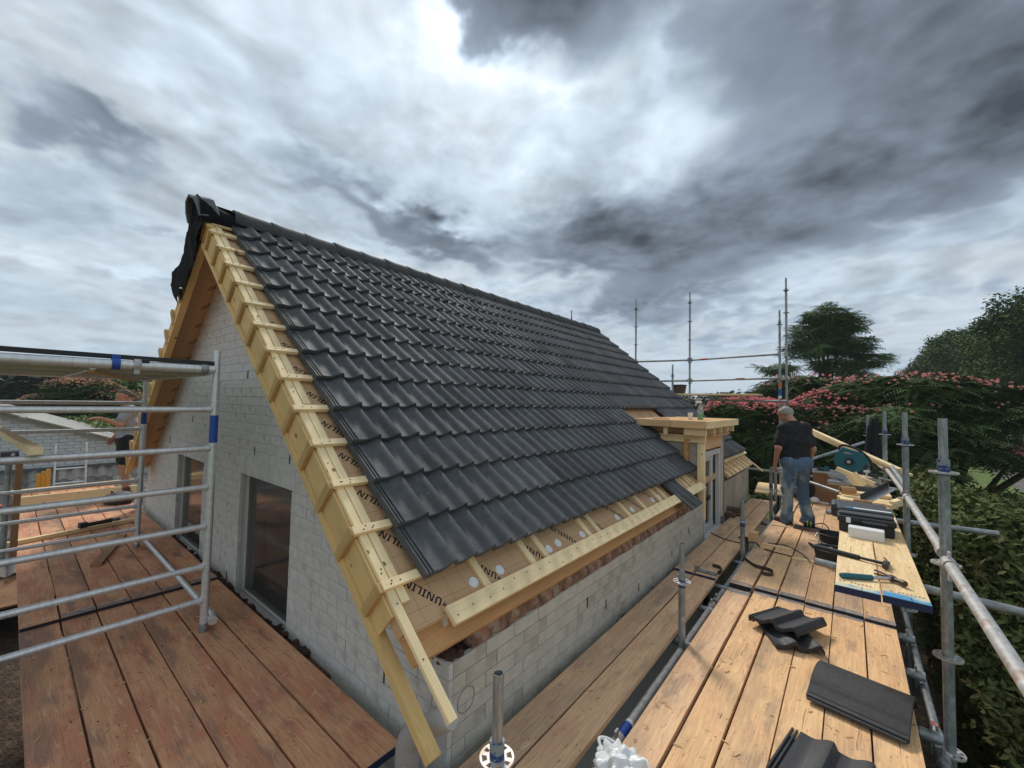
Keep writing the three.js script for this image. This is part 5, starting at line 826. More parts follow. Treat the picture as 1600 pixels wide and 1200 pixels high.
function headCaps(c, f, up) {                                             // head centre, facing, up
  const r = f.clone().cross(up).normalize(), at = (a, b, s) => c.clone().addScaledVector(f, a).addScaledVector(up, b).addScaledVector(r, s);
  const L = [[at(-0.025, 0.035, 0), at(0.022, 0.04, 0), 0.083, 0.074], [at(-0.01, 0.0, 0), at(0.03, -0.02, 0), 0.074, 0.062], [at(0.035, -0.035, 0), at(0.05, -0.082, 0), 0.052, 0.034], [at(0.0, -0.05, 0.025), at(0.045, -0.082, 0.012), 0.04, 0.03], [at(0.0, -0.05, -0.025), at(0.045, -0.082, -0.012), 0.04, 0.03],
    [at(0.085, 0.015, 0), at(0.106, -0.024, 0), 0.011, 0.0145], [at(0.088, -0.024, 0.011), at(0.092, -0.026, 0.016), 0.009, 0.008], [at(0.088, -0.024, -0.011), at(0.092, -0.026, -0.016), 0.009, 0.008], [at(0.083, -0.052, -0.02), at(0.083, -0.052, 0.02), 0.0085, 0.0085], [at(0.080, -0.064, -0.016), at(0.080, -0.064, 0.016), 0.009, 0.009], [at(0.082, 0.022, -0.035), at(0.086, 0.024, -0.014), 0.012, 0.011], [at(0.082, 0.022, 0.035), at(0.086, 0.024, 0.014), 0.012, 0.011]];
  for (const s of [-1, 1]) L.push([at(-0.012, 0.02, s * 0.083), at(-0.022, -0.028, s * 0.078), 0.014, 0.009], [at(-0.018, 0.025, s * 0.090), at(-0.026, 0.0, s * 0.092), 0.010, 0.010]);
  return { L, at };
}
function folds(g, amp, fy, fx, dir = 0.6) {                              // cloth folds pushed along the normals
  const p = g.attributes.position; let q = g.clone(); q.deleteAttribute('normal'); q.deleteAttribute('uv'); q = mergeVertices(q, 1e-5); q.computeVertexNormals(); const P = q.attributes.position, N = q.attributes.normal;
  for (let i = 0; i < P.count; i++) { const x = P.getX(i), y = P.getY(i), z = P.getZ(i), a = x * fx + z * fx * dir, n = 1 - Math.abs(2 * fbm(a + 20 + y * fy * 0.35, y * fy - a * 0.5 + 20, 3) - 1), k = amp * (n - 0.7) * 2; P.setXYZ(i, x + N.getX(i) * k, y + N.getY(i) * k, z + N.getZ(i) * k); }
  q.computeVertexNormals(); const uv = new Float32Array(P.count * 2); for (let i = 0; i < P.count; i++) { uv[i * 2] = P.getX(i) + P.getZ(i) * 0.7; uv[i * 2 + 1] = P.getY(i); } q.setAttribute('uv', new THREE.BufferAttribute(uv, 2)); return q.toNonIndexed();
}
// local axes: faces +z, left side +x
{
  const man = thing('person', 'man in black T-shirt, worn blue jeans and brown boots, seen from behind, looking down', 'person', [-0.62, 2.222, -7.30], -2.42); man.scale.set(0.93, 1, 0.95);
  const J = { hipL: V(0.095, 0.90, -0.02), hipR: V(-0.095, 0.90, -0.02), knL: V(0.12, 0.49, 0.02), knR: V(-0.12, 0.49, 0.03), anL: V(0.13, 0.09, 0.03), anR: V(-0.14, 0.09, -0.07), waist: V(0, 1.04, 0.0), chest: V(0.0, 1.27, 0.02), neck: V(0.015, 1.46, 0.045), shL: V(0.185, 1.375, 0.03), shR: V(-0.185, 1.375, 0.02), elL: V(0.265, 1.09, 0.01), elR: V(-0.255, 1.09, -0.02), wrL: V(0.255, 0.85, 0.10), wrR: V(-0.26, 0.85, 0.07) };
  const hc = V(0.05, 1.57, 0.15), hf = V(0.30, -0.52, 0.80).normalize(), hu = V(0.10, 0.83, 0.50).normalize(); hu.addScaledVector(hf, -hu.dot(hf)).normalize();
  const { L: HL, at } = headCaps(hc, hf, hu);
  const body = [[J.hipL, J.hipR, 0.12, 0.12], [J.waist, J.chest, 0.11, 0.11], [V(0.07, 1.20, 0.02), V(-0.07, 1.20, 0.02), 0.10, 0.10], [V(0.1, 1.35, 0.02), V(-0.1, 1.35, 0.02), 0.07, 0.07], [V(0, 1.37, 0.01), J.neck, 0.075, 0.062], [J.neck, hc.clone().addScaledVector(hf, -0.03), 0.060, 0.056],
    [J.shL, J.elL, 0.058, 0.045], [J.elL, J.wrL, 0.044, 0.029], [J.shR, J.elR, 0.058, 0.045], [J.elR, J.wrR, 0.044, 0.029], [J.hipL, J.knL, 0.085, 0.058], [J.knL, J.anL, 0.056, 0.04], [J.hipR, J.knR, 0.085, 0.058], [J.knR, J.anR, 0.056, 0.04]];
  const hands = [bodyGeo(handCaps(J.wrL, V(0.02, -1, 0.22), V(-0.9, 0, 0.1), V(-0.2, 0.1, 1), 0.42), 0.0035, 0.008), bodyGeo(handCaps(J.wrR, V(-0.02, -1, 0.12), V(0.9, 0, 0.1), V(0.2, 0.1, 1), 0.35), 0.0035, 0.008)];
  part('body', [bodyGeo(body, 0.012, 0.04), bodyGeo([...HL, [J.neck, hc.clone().addScaledVector(hf, -0.03), 0.058, 0.054]], 0.004, 0.014), ...hands], M.skin, man);
  part('hair', bodyGeo([[at(-0.058, 0.035, 0.05), at(-0.058, 0.035, -0.05), 0.052, 0.052], [at(-0.055, 0.0, 0.045), at(-0.055, 0.0, -0.045), 0.047, 0.047], [at(-0.035, 0.055, 0.058), at(0.02, 0.06, 0.06), 0.032, 0.022], [at(-0.035, 0.055, -0.058), at(0.02, 0.06, -0.06), 0.032, 0.022], [at(-0.05, 0.075, 0.03), at(-0.05, 0.075, -0.03), 0.04, 0.04], [at(0.035, 0.10, 0.03), at(0.035, 0.10, -0.03), 0.022, 0.022]], 0.005, 0.02), M.greyHair, man);
  part('t_shirt', folds(bodyGeo([[V(0.085, 0.93, -0.005), V(-0.085, 0.93, -0.005), 0.137, 0.137], [V(0.08, 1.04, 0.01), V(-0.08, 1.04, 0.01), 0.142, 0.142], [V(0.085, 1.18, 0.01), V(-0.085, 1.18, 0.01), 0.142, 0.142], [V(0.115, 1.33, 0.015), V(-0.115, 1.33, 0.015), 0.108, 0.108], [V(0.15, 1.39, 0.02), V(-0.15, 1.39, 0.02), 0.073, 0.073], [V(0, 1.40, 0.01), V(0.01, 1.435, 0.03), 0.085, 0.073], [J.shL, V(0.245, 1.17, 0.015), 0.078, 0.070], [J.shR, V(-0.24, 1.17, -0.01), 0.078, 0.070]], 0.011, 0.05), 0.016, 7, 6), M.tee, man);
  part('jeans', folds(bodyGeo([[J.hipL, J.hipR, 0.138, 0.138], [V(0.05, 0.83, -0.05), V(-0.05, 0.83, -0.05), 0.118, 0.118], [J.hipL, J.knL, 0.108, 0.083], [J.knL, V(0.13, 0.06, 0.03), 0.082, 0.072], [J.hipR, J.knR, 0.108, 0.083], [J.knR, V(-0.14, 0.06, -0.07), 0.082, 0.072], [V(0.13, 0.12, 0.02), V(0.13, 0.075, 0.035), 0.078, 0.080], [V(-0.14, 0.12, -0.07), V(-0.14, 0.075, -0.06), 0.078, 0.080]], 0.011, 0.035), 0.009, 13, 6), M.jeans, man);
  for (const [a, tw] of [[J.anL, 0.25], [J.anR, -0.2]]) { const f = V(Math.sin(tw), 0, Math.cos(tw)), q = (x, y) => a.clone().addScaledVector(f, x).setY(y); const g = bodyGeo([[q(-0.03, 0.05), q(0.06, 0.05), 0.05, 0.048], [q(0.06, 0.045), q(0.17, 0.038), 0.048, 0.038], [q(-0.02, 0.06), q(-0.01, 0.12), 0.052, 0.055]], 0.006, 0.02), p = g.attributes.position; for (let i = 0; i < p.count; i++) if (p.getY(i) < 0.002) p.setY(i, 0.002); const b = part('boot', g, M.boot, man); part('sole', bodyGeo([[q(-0.05, 0.016), q(0.19, 0.016), 0.046, 0.036]], 0.006, 0.01).scale(1, 0.55, 1).translate(0, 0.004, 0), M.black, b); }
}
{
  const man = thing('person', 'man in grey T-shirt and black shorts reaching out beyond the tower at left', 'person', [-9.30, 2.215, -1.30], 0.05);
  const J = { hipL: V(0.10, 0.93, 0), hipR: V(-0.10, 0.93, 0), knL: V(0.11, 0.50, 0.04), knR: V(-0.11, 0.50, 0.0), anL: V(0.12, 0.09, 0.0), anR: V(-0.12, 0.09, -0.06), neck: V(0, 1.50, 0.03), shL: V(0.19, 1.42, 0.01), shR: V(-0.19, 1.42, 0.01), elL: V(0.24, 1.19, 0.14), elR: V(-0.25, 1.16, -0.02), wrL: V(0.20, 1.29, 0.36), wrR: V(-0.27, 0.95, 0.12) };
  const hc = V(0, 1.625, 0.07), hf = V(0, -0.2, 0.98).normalize(), hu = V(0, 0.98, 0.2).normalize(), { L: HL, at } = headCaps(hc, hf, hu);
  part('body', [bodyGeo([[J.hipL, J.hipR, 0.12, 0.12], [V(0, 1.08, 0), V(0, 1.3, 0.01), 0.10, 0.11], [V(0.1, 1.39, 0.01), V(-0.1, 1.39, 0.01), 0.085, 0.085], [V(0, 1.4, 0.01), J.neck, 0.075, 0.06], [J.neck, hc.clone().addScaledVector(hf, -0.03), 0.058, 0.055], [J.shL, J.elL, 0.056, 0.044], [J.elL, J.wrL, 0.043, 0.028], [J.shR, J.elR, 0.056, 0.044], [J.elR, J.wrR, 0.043, 0.028], [J.hipL, J.knL, 0.088, 0.060], [J.knL, J.anL, 0.060, 0.04], [J.hipR, J.knR, 0.088, 0.060], [J.knR, J.anR, 0.060, 0.04]], 0.012, 0.04), bodyGeo([...HL, [J.neck, hc.clone().addScaledVector(hf, -0.03), 0.058, 0.054]], 0.004, 0.014), bodyGeo(handCaps(J.wrL, V(-0.1, 0.15, 1), V(0, -1, 0.1), V(-1, 0, 0), 0.15), 0.0035, 0.008), bodyGeo(handCaps(J.wrR, V(0, -0.8, 0.5), V(0.9, 0, 0.1), V(0.1, 0.5, 0.8), 0.4), 0.0035, 0.008)], M.skin, man);
  part('hair', bodyGeo([[at(-0.055, 0.04, 0.04), at(-0.055, 0.04, -0.04), 0.055, 0.055], [at(-0.02, 0.075, 0.03), at(-0.02, 0.075, -0.03), 0.053, 0.053], [at(0.03, 0.085, 0.02), at(0.03, 0.085, -0.02), 0.040, 0.040]], 0.006, 0.02), M.shortHair, man);
  part('t_shirt', folds(bodyGeo([[V(0.08, 0.97, 0), V(-0.08, 0.97, 0), 0.132, 0.132], [V(0.08, 1.2, 0.01), V(-0.08, 1.2, 0.01), 0.138, 0.138], [V(0.12, 1.37, 0.01), V(-0.12, 1.37, 0.01), 0.105, 0.105], [V(0, 1.44, 0.01), V(0, 1.475, 0.02), 0.085, 0.07], [J.shL, V(0.225, 1.28, 0.12), 0.076, 0.068], [J.shR, V(-0.235, 1.24, 0), 0.076, 0.068]], 0.012, 0.05), 0.014, 7, 6), M.greyTee, man);
  part('shorts', bodyGeo([[J.hipL, J.hipR, 0.136, 0.136], [J.hipL, V(0.108, 0.60, 0.03), 0.112, 0.100], [J.hipR, V(-0.108, 0.60, 0.01), 0.112, 0.100]], 0.012, 0.035), M.tee, man);
  for (const a of [J.anL, J.anR]) part('shoe', bodyGeo([[a.clone().add(V(0, -0.04, -0.03)), a.clone().add(V(0, -0.045, 0.15)), 0.048, 0.038], [a.clone(), a.clone().add(V(0, 0.05, 0)), 0.05, 0.05]], 0.008, 0.02), M.boot, man);
}

// ------------------------------------------------------------ neighbouring building at left
{
  const nb = thing('neighbour_building', 'low grey painted brick building with pale sheet roof edge behind the tower', 'building');
  const X = -13.0, wsh = new THREE.Shape(); const rf = (z) => 3.44 + 0.375 * (z - 0.07) * 1.0;   // roof line rises towards +z
  wsh.moveTo(5.0, 0); wsh.lineTo(5.0, rf(5.0)); wsh.lineTo(-2.6, rf(-2.6)); wsh.lineTo(-2.6, 0); const wg = new THREE.ExtrudeGeometry(wsh, { depth: 0.2, bevelEnabled: false }); wg.rotateY(-Math.PI / 2); wg.translate(X, 0, 0);
  const wall = part('wall', wg, M.mortar, nb); const L = [], L2 = []; let cnt = 0;
  const bm = std({ map: brickTex([200, 206, 208], [182, 188, 190]), roughness: 0.9 }); const gb = rb(0.02, 0.061, 0.212, 0.002);
  for (let c = 0; c < 24; c++) for (let b = 0; b < 22; b++) { const y = 2.30 + c * 0.068, z = -2.4 + b * 0.222 + (c % 2) * 0.11; if (z > 2.4 || y + 0.07 > rf(z - 0.1)) continue; const g = gb.clone(); g.translate(X + 0.008, y + 0.03, z); L.push(g); }
  part('brick', L, bm, wall).userData.kind = 'stuff';
  const rg = part('roof', beam(V(X - 4.85, rf(-3.0) + 0.03, -3.0), V(X - 4.85, rf(5.2) + 0.03, 5.2), 10, 0.05, V(1e-6, 1, -0.375)), std({ map: brickTex([158, 158, 153], [118, 118, 114]), roughness: 0.95, bumpMap: fineBump, bumpScale: 0.01 }), nb);
  for (let k = 0; k < 9; k++) { const z = -2.9 + k * 0.9; part('roof_sheet', rb(0.5, 0.03, 0.86, 0.006, X + 0.0, rf(z + 0.43) + 0.065, z + 0.43).rotateX(0), M.render_, rg).visible = true; }
  rg.children.forEach((o) => { const g = o.geometry; g.computeBoundingBox(); const c = g.boundingBox.getCenter(V(0, 0, 0)); g.translate(-c.x, -c.y, -c.z); g.rotateX(-Math.atan(0.375)); g.translate(c.x, c.y, c.z); });
  // pantile lean-to in front of the wall
  const lt = thing('lean_to_roof', 'old grey pantile roof below the neighbouring wall', 'tiled roof'); const sl = 0.55;
  part('deck', beam(V(-12.9, 2.20, 1.2), V(-10.0, 2.20 - 2.9 * sl, 1.2), 10, 0.04, V(sl, 1, 0)), M.pineOld, lt);
  const pg = (() => { const pos = [], uv = [], idx = [], n = 10; for (let i = 0; i <= n; i++) { const t = i / n, h = 0.030 * Math.sin(t * 6.283 - 0.6); for (const [r, dy] of [[0, -0.02], [0, 0], [0.36, 0]]) { pos.push(r, h + dy + r * 0.05 * 0 + (r ? 0 : 0.012), t * 0.205); uv.push(t * 0.2 + r, r); } } for (let i = 0; i < n; i++) for (let k = 0; k < 2; k++) { const a = i * 3 + k; idx.push(a, a + 1, a + 3, a + 1, a + 4, a + 3); } const g = new THREE.BufferGeometry(); g.setAttribute('position', new THREE.Float32BufferAttribute(pos, 3)); g.setAttribute('uv', new THREE.Float32BufferAttribute(uv, 2)); g.setIndex(idx); const h = g.toNonIndexed(); h.computeVertexNormals(); return h; })();
  const pm = [[150, 144, 136], [124, 120, 114], [166, 160, 150]].map((c) => std({ map: brickTex(c, [70, 68, 64]), roughness: 0.95 }));
  const cs = Math.cos(Math.atan(sl)), sn = Math.sin(Math.atan(sl));
  for (let r = 0; r < 9; r++) for (let c = 0; c < 26; c++) {
    const s = 0.05 + r * 0.30, o = part('pantile', pg, pm[(rnd() * 3) | 0], lt); // tail points down the slope (+x)
    o.applyMatrix4(new THREE.Matrix4().makeBasis(V(-cs, sn, 0), V(sn, cs, 0), V(0, 0, -1)).setPosition(-12.9 + (s + 0.30) * cs, 2.265 - (s + 0.30) * sn + rr(-0.004, 0.004), -2.35 + c * 0.2 + rr(-0.004, 0.004)));
  }
  part('lead_apron', rb(0.02, 0.10, 7.4, 0.004, -12.96, 2.285, 1.1), M.lead, lt);
  // dark roof below the outer edge of the gable deck
  const dr = thing('low_tiled_roof', 'dark wet looking tiled roof below the outer edge of the gable deck', 'tiled roof'); part('deck', rb(9, 0.05, 5, 0.004, -4.5, 1.20, 2.75), M.felt, dr);
  const dm = std({ map: brickTex([44, 40, 37], [26, 24, 23]), roughness: 0.7 });
  for (let r = 0; r < 6; r++) for (let c = 0; c < 40; c++) { const o = part('pantile', pg, dm, dr); o.rotation.y = -Math.PI / 2; o.position.set(-0.4 - c * 0.2, 1.27 + r * 0.012, 0.42 + r * 0.30); o.rotation.z = 0.03; o.scale.set(1, 1.2, 1); }
  // ladder and yellow boards
  const ld = thing('ladder', 'aluminium ladder leaning behind the gable deck in front of the grey wall', 'ladder', [-11.95, 0, -0.86], 0.0);
  for (const z of [-0.21, 0.21]) part('stile', beam(V(0.55, 0.0, z), V(-0.05, 2.9 + (z > 0 ? -0.03 : 0), z), 0.028, 0.065, V(1, 0.2, 0)), M.alu, ld);
  for (let k = 0; k < 10; k++) { const y = 0.25 + k * 0.27; part('rung', tube(V(0.55 - 0.6 * y / 2.9, y, -0.2), V(0.55 - 0.6 * y / 2.9, y, 0.2), 0.016, 12), M.alu, ld); }
  for (let k = 0; k < 3; k++) single('yellow_board', rb(0.03, 1.2 + 0.03 * k, 0.052, 0.003, -10.6 + k * 0.01, 1.92 + 0.02 * k, -0.40 - k * 0.054), std({ map: pineTex([214, 164, 62], [170, 116, 34], KN), roughness: 0.7 }), `upright yellow formwork board behind the gable deck, ${ORD[k]} from the left`, 'timber board', null);
  single('red_crate', rb(0.2, 0.14, 0.2, 0.01, -10.3, 2.05, -0.02), M.red, 'small red box at the left edge behind the tower', 'box');
}

// ------------------------------------------------------------ plants
const leafQuad = (w, l, x, y, z, yaw, pitch, roll) => { const g = new THREE.BufferGeometry(); g.setAttribute('position', new THREE.Float32BufferAttribute([0, 0, 0, w / 2, 0.02 * l, l * 0.45, 0, -0.06 * l, l, -w / 2, 0.02 * l, l * 0.45, 0, -0.03 * l, l * 0.5], 3)); g.setIndex([0, 4, 1, 1, 4, 2, 2, 4, 3, 3, 4, 0]); g.rotateZ(roll); g.rotateX(pitch); g.rotateY(yaw); g.translate(x, y, z); const h = g.toNonIndexed(); h.computeVertexNormals(); return h; };
function clump(n, rad, flat, l0, l1, wr) { const L = []; for (let i = 0; i < n; i++) { const a = rr(0, 6.283), r = rad * Math.sqrt(rnd()), y = rr(-1, 1) * rad * flat, l = rr(l0, l1); L.push(leafQuad(l * wr, l, Math.cos(a) * r, y, Math.sin(a) * r, rr(0, 6.283), rr(-0.5, 0.9), rr(-0.6, 0.6))); } const pos = []; L.forEach((g) => pos.push(...g.attributes.position.array)); const g = new THREE.BufferGeometry(); g.setAttribute('position', new THREE.Float32BufferAttribute(pos, 3)); g.computeVertexNormals(); return g; }
function frond(n, len) { const L = []; for (let f = 0; f < n; f++) { const yaw = f * 6.283 / n + rr(-0.3, 0.3), ln = len * rr(0.75, 1.1), dr = rr(0.15, 0.5); for (let i = 1; i < 9; i++) { const t = i / 8, x = t * ln, y = -dr * t * t * ln; for (const s of [-1, 1]) { const w = 0.045 * (1 - 0.4 * t); const g = leafQuad(w, len * 0.34 * (1 - 0.45 * Math.abs(t - 0.4)), Math.sin(yaw) * x, y, Math.cos(yaw) * x, yaw + s * 1.15, 0.25, 0); L.push(g); } } } const pos = []; L.forEach((g) => pos.push(...g.attributes.position.array)); const g = new THREE.BufferGeometry(); g.setAttribute('position', new THREE.Float32BufferAttribute(pos, 3)); g.computeVertexNormals(); return g; }
const CL = { fine: clump(34, 0.42, 0.55, 0.11, 0.18, 0.6), mid: clump(30, 0.6, 0.6, 0.18, 0.3, 0.6), far: clump(26, 1.0, 0.6, 0.35, 0.6, 0.7), laurel: clump(14, 0.15, 0.7, 0.055, 0.09, 0.46), silk: frond(6, 0.42) };
const tuft = (() => { const pos = []; for (let i = 0; i < 18; i++) { const a = i * 2.4, el = 0.15 + 1.2 * rnd(), l = 0.055, c = Math.cos(el) * l, w = 0.010; const x = Math.cos(a) * c, z = Math.sin(a) * c, y = Math.sin(el) * l * 0.9; const px = -Math.sin(a) * w, pz = Math.cos(a) * w; pos.push(0, 0, 0, x + px, y, z + pz, x - px, y, z - pz); } const g = new THREE.BufferGeometry(); g.setAttribute('position', new THREE.Float32BufferAttribute(pos, 3)); g.computeVertexNormals(); return g; })();
const tmpM = new THREE.Matrix4(), tmpQ = new THREE.Quaternion(), tmpS = V(1, 1, 1);
function leaves(name, geo, items, parent) {                              // items: [x, y, z, scale, colour, up vector?]
  const o = new THREE.InstancedMesh(geo, M.leafWhite, items.length); o.name = name; items.forEach(([x, y, z, s, c, tilt = 0.3], i) => { tmpQ.setFromEuler(new THREE.Euler(rr(-tilt, tilt), rr(0, 6.283), rr(-tilt, tilt))); tmpS.set(s, s, s); tmpM.compose(V(x, y, z), tmpQ, tmpS); o.setMatrixAt(i, tmpM); o.setColorAt(i, c); });
  o.castShadow = o.receiveShadow = true; parent.add(o); o.userData.kind = 'stuff'; return o;
}
function limbs(list) { return merge(list.map(([a, b, r0, r1]) => tube(a, b, r0, 9, r1))); }
// crown made of lobes: [x, y, z, rx, ry, rz]; leaves mostly in the outer shell of each lobe
function lobes(L, n, size, col, vary, shell = 0.55, tilt = 0.6) {
  const out = []; const vol = L.map((l) => (l[3] * l[4] + l[4] * l[5] + l[3] * l[5])); const tot = vol.reduce((a, b) => a + b, 0);
  L.forEach((l, k) => { const m = Math.round(n * vol[k] / tot); for (let i = 0; i < m; i++) { const v = V(rr(-1, 1), rr(-1, 1), rr(-1, 1)); if (v.lengthSq() > 1 || v.lengthSq() < 1e-4) { i--; continue; } v.normalize(); const q = fbm(v.x * 2.4 + l[0] * 3 + 20, v.z * 2.4 + v.y * 2 + k * 5 + 20, 3); const r = (shell + (1 - shell) * Math.sqrt(rnd())) * (0.72 + 0.55 * q); const c = col.clone().multiplyScalar(1 + vary * (rnd() - 0.5) * 2 + (q - 0.5) * 0.6); out.push([l[0] + v.x * l[3] * r, l[1] + v.y * l[4] * r, l[2] + v.z * l[5] * r, size * rr(0.7, 1.25), c, tilt]); } });
  return out;
}
const GREEN = lin(0.055, 0.092, 0.020), DKGREEN = lin(0.024, 0.042, 0.014), OLIVE = lin(0.098, 0.118, 0.036), SILK = lin(0.085, 0.130, 0.045);
const PINK = lin(0.86, 0.36, 0.37), PALEPINK = lin(0.72, 0.42, 0.30);
function silkTree(label, base, pads, nLeaf, nFlower, flower, group, colr = SILK) {
  const t = thing('silk_tree', label, 'tree', base, 0, group); const B = V(...base), lc = pads.map((p) => [p[0] - B.x, p[1] - B.y, p[2] - B.z, p[3], p[4], p[5]]);
  const ctr = lc.reduce((a, l) => a.add(V(l[0], l[1], l[2])), V(0, 0, 0)).multiplyScalar(1 / lc.length); const fork = V(ctr.x * 0.2, Math.min(1.4, ctr.y * 0.4), ctr.z * 0.2);
  part('trunk', limbs([[V(0, 0, 0), fork, 0.14, 0.11], ...lc.flatMap((l) => { const e = V(l[0], l[1] - l[4] * 0.5, l[2]), m = fork.clone().lerp(e, 0.5).add(V(rr(-0.2, 0.2), 0.25, rr(-0.2, 0.2))); return [[fork, m, 0.08, 0.055], [m, e, 0.055, 0.02]]; })]), M.bark, t);
  const it = []; const area = lc.map((l) => l[3] * l[5]), tot = area.reduce((a, b) => a + b, 0); const fl = []; colr = colr.clone().multiplyScalar(0.9);
  lc.forEach((l, k) => {
    const m = Math.round(nLeaf * area[k] / tot);
    for (let i = 0; i < m; i++) { const a = rr(0, 6.283), r = Math.sqrt(rnd()), q = fbm(Math.cos(a) * r * 2 + k * 7 + 10, Math.sin(a) * r * 2 + 10, 3); const dome = Math.sqrt(Math.max(0, 1 - r * r)); const y = l[4] * (dome * (0.6 + 0.7 * q) - rnd() * rnd() * 1.3); it.push([l[0] + Math.cos(a) * r * l[3] * (0.8 + 0.4 * q), l[1] + y, l[2] + Math.sin(a) * r * l[5] * (0.8 + 0.4 * q), rr(0.7, 1.2), colr.clone().multiplyScalar(0.7 + 0.6 * q + rr(-0.15, 0.15)), 0.35]); }
    const f = Math.round(nFlower * area[k] / tot * (pads[k][6] ?? 1)); for (let i = 0; i < f; i++) { const a = rr(0, 6.283), r = Math.sqrt(rnd()), q = fbm(Math.cos(a) * r * 2 + k * 7 + 10, Math.sin(a) * r * 2 + 10, 3); if (fbm(Math.cos(a) * r * 3 + k, Math.sin(a) * r * 3 + 40, 2) < 0.42) continue; const dome = Math.sqrt(Math.max(0, 1 - r * r)); fl.push([l[0] + Math.cos(a) * r * l[3] * (0.8 + 0.4 * q), l[1] + l[4] * dome * (0.6 + 0.7 * q) + rr(0.03, 0.12), l[2] + Math.sin(a) * r * l[5] * (0.8 + 0.4 * q), rr(0.6, 1.0), flower.clone().multiplyScalar(rr(0.75, 1.25)), 0.5]); }
  });
  leaves('crown', CL.silk, it, t); if (fl.length) leaves('flowers', tuft, fl, t); return t;
}
silkTree('pink flowering silk tree behind the head of the man in black', [-1.6, 0, -14.2], [[-1.9, 3.55, -13.2, 1.5, 0.55, 1.1, 2.6], [-0.2, 3.7, -13.8, 1.3, 0.6, 1.1, 1.6], [-1.2, 3.0, -12.6, 1.5, 0.6, 0.9, 0.5], [-2.6, 2.9, -13.4, 1.2, 0.6, 1, 0.6], [-0.6, 2.3, -12.4, 1.5, 0.8, 0.8, 0.2], [-1.7, 1.7, -12.6, 1.5, 0.9, 0.8, 0.1]], 1900, 2200, PINK);
silkTree('silk tree with few pink flowers below the tall dark tree', [-1.2, 0, -17.4], [[-0.9, 4.25, -16.6, 1.7, 0.7, 1.3, 0.9], [-1.4, 3.6, -15.8, 1.5, 0.6, 1.2, 0.3], [0.4, 4.0, -16.8, 1.2, 0.6, 1.2, 0.8]], 1200, 520, PINK);
silkTree('wide silk tree with scattered pink flowers behind the right posts', [1.6, 0, -13.6], [[1.3, 4.05, -14.0, 1.9, 0.7, 1.5, 1.2], [0.15, 3.42, -12.9, 1.0, 0.5, 0.9, 2.6], [2.8, 3.80, -13.6, 1.5, 0.26, 1.3, 1.0], [0.9, 3.35, -12.4, 1.2, 0.55, 0.9, 0.5], [1.6, 3.55, -12.9, 0.8, 0.25, 0.7, 0.6], [0.5, 2.5, -12.0, 1.1, 0.7, 0.8, 0.15], [4.3, 3.75, -13.4, 1.3, 0.25, 1.2, 0.6]], 2600, 900, lin(0.80, 0.38, 0.34));
silkTree('low spreading silk tree branch with pink flowers in front of the path', [2.1, 0, -12.9], [[1.7, 3.16, -12.2, 0.6, 0.10, 0.4, 1.0], [2.4, 2.98, -12.4, 0.6, 0.10, 0.4, 1.2]], 120, 150, PINK);
silkTree('peach flowering silk tree behind the neighbouring building', [-28.6, 0, -2.8], [[-28.6, 3.9, -2.4, 1.3, 0.7, 1.4, 1.6], [-28.0, 3.4, -3.4, 1.1, 0.6, 1.3, 1.4], [-28.8, 3.1, -1.2, 1.3, 0.6, 1.1, 1], [-27.2, 3.0, -4.4, 1.2, 0.6, 1.1, 1]], 900, 1600, PALEPINK);
function leafTree(name, label, base, trunkH, rT, L, n, clumpGeo, size, col, group) {
  const t = thing(name, label, 'tree', base, 0, group); const top = L.reduce((a, l) => Math.max(a, l[1]), 0);
  const list = [[V(0, 0, 0), V(rr(-0.1, 0.1), trunkH, rr(-0.1, 0.1)), rT, rT * 0.72]]; for (const l of L) { const e = V(l[0], l[1], l[2]), s = V(0, trunkH * rr(0.85, 1), 0), m = s.clone().lerp(e, 0.5).add(V(rr(-0.3, 0.3), rr(0.1, 0.4), rr(-0.3, 0.3))); list.push([s, m, rT * 0.5, rT * 0.3], [m, e, rT * 0.3, rT * 0.1]); }
  part('trunk', limbs(list), M.bark, t); leaves('crown', clumpGeo, lobes(L, n, size, col, 0.35), t); return t;
}
leafTree('tall_tree', 'tall dark feathery tree standing alone against the clouds', [-1.1, 0, -30.0], 4.6, 0.2, [[0.1, 9.3, 0, 1.1, 0.55, 1.1], [0.7, 8.7, 0, 1.1, 0.6, 1.1], [-0.6, 8.4, 0, 1.1, 0.5, 1.1], [1.2, 7.6, -0.6, 1.1, 0.55, 1.1], [-1.0, 7.3, 0.3, 1.0, 0.5, 1.0], [0.2, 7.6, 0, 1.2, 0.6, 1.2], [1.8, 6.7, -0.8, 1.0, 0.45, 1.0], [0.5, 6.4, 0, 1.1, 0.45, 1.1], [1.5, 5.6, -0.8, 0.9, 0.4, 0.9], [-2.2, 6.2, 1.0, 0.9, 0.3, 0.9], [-1.5, 5.0, 0.9, 1.2, 0.28, 1.0], [-2.9, 4.6, 1.2, 0.9, 0.26, 0.8], [-0.3, 5.4, 0.2, 0.8, 0.3, 0.8]], 560, CL.silk, 1.45, lin(0.075, 0.118, 0.034));
const ROW = [[11.0, -38, 11.4, 5.2], [11.0, -46, 11.8, 5.2], [10.9, -54, 12.0, 5.4], [10.8, -62, 12.4, 5.4], [10.8, -71, 12.0, 5.4], [10.6, -81, 11.6, 5.4], [10.2, -92, 11.0, 5.4]];
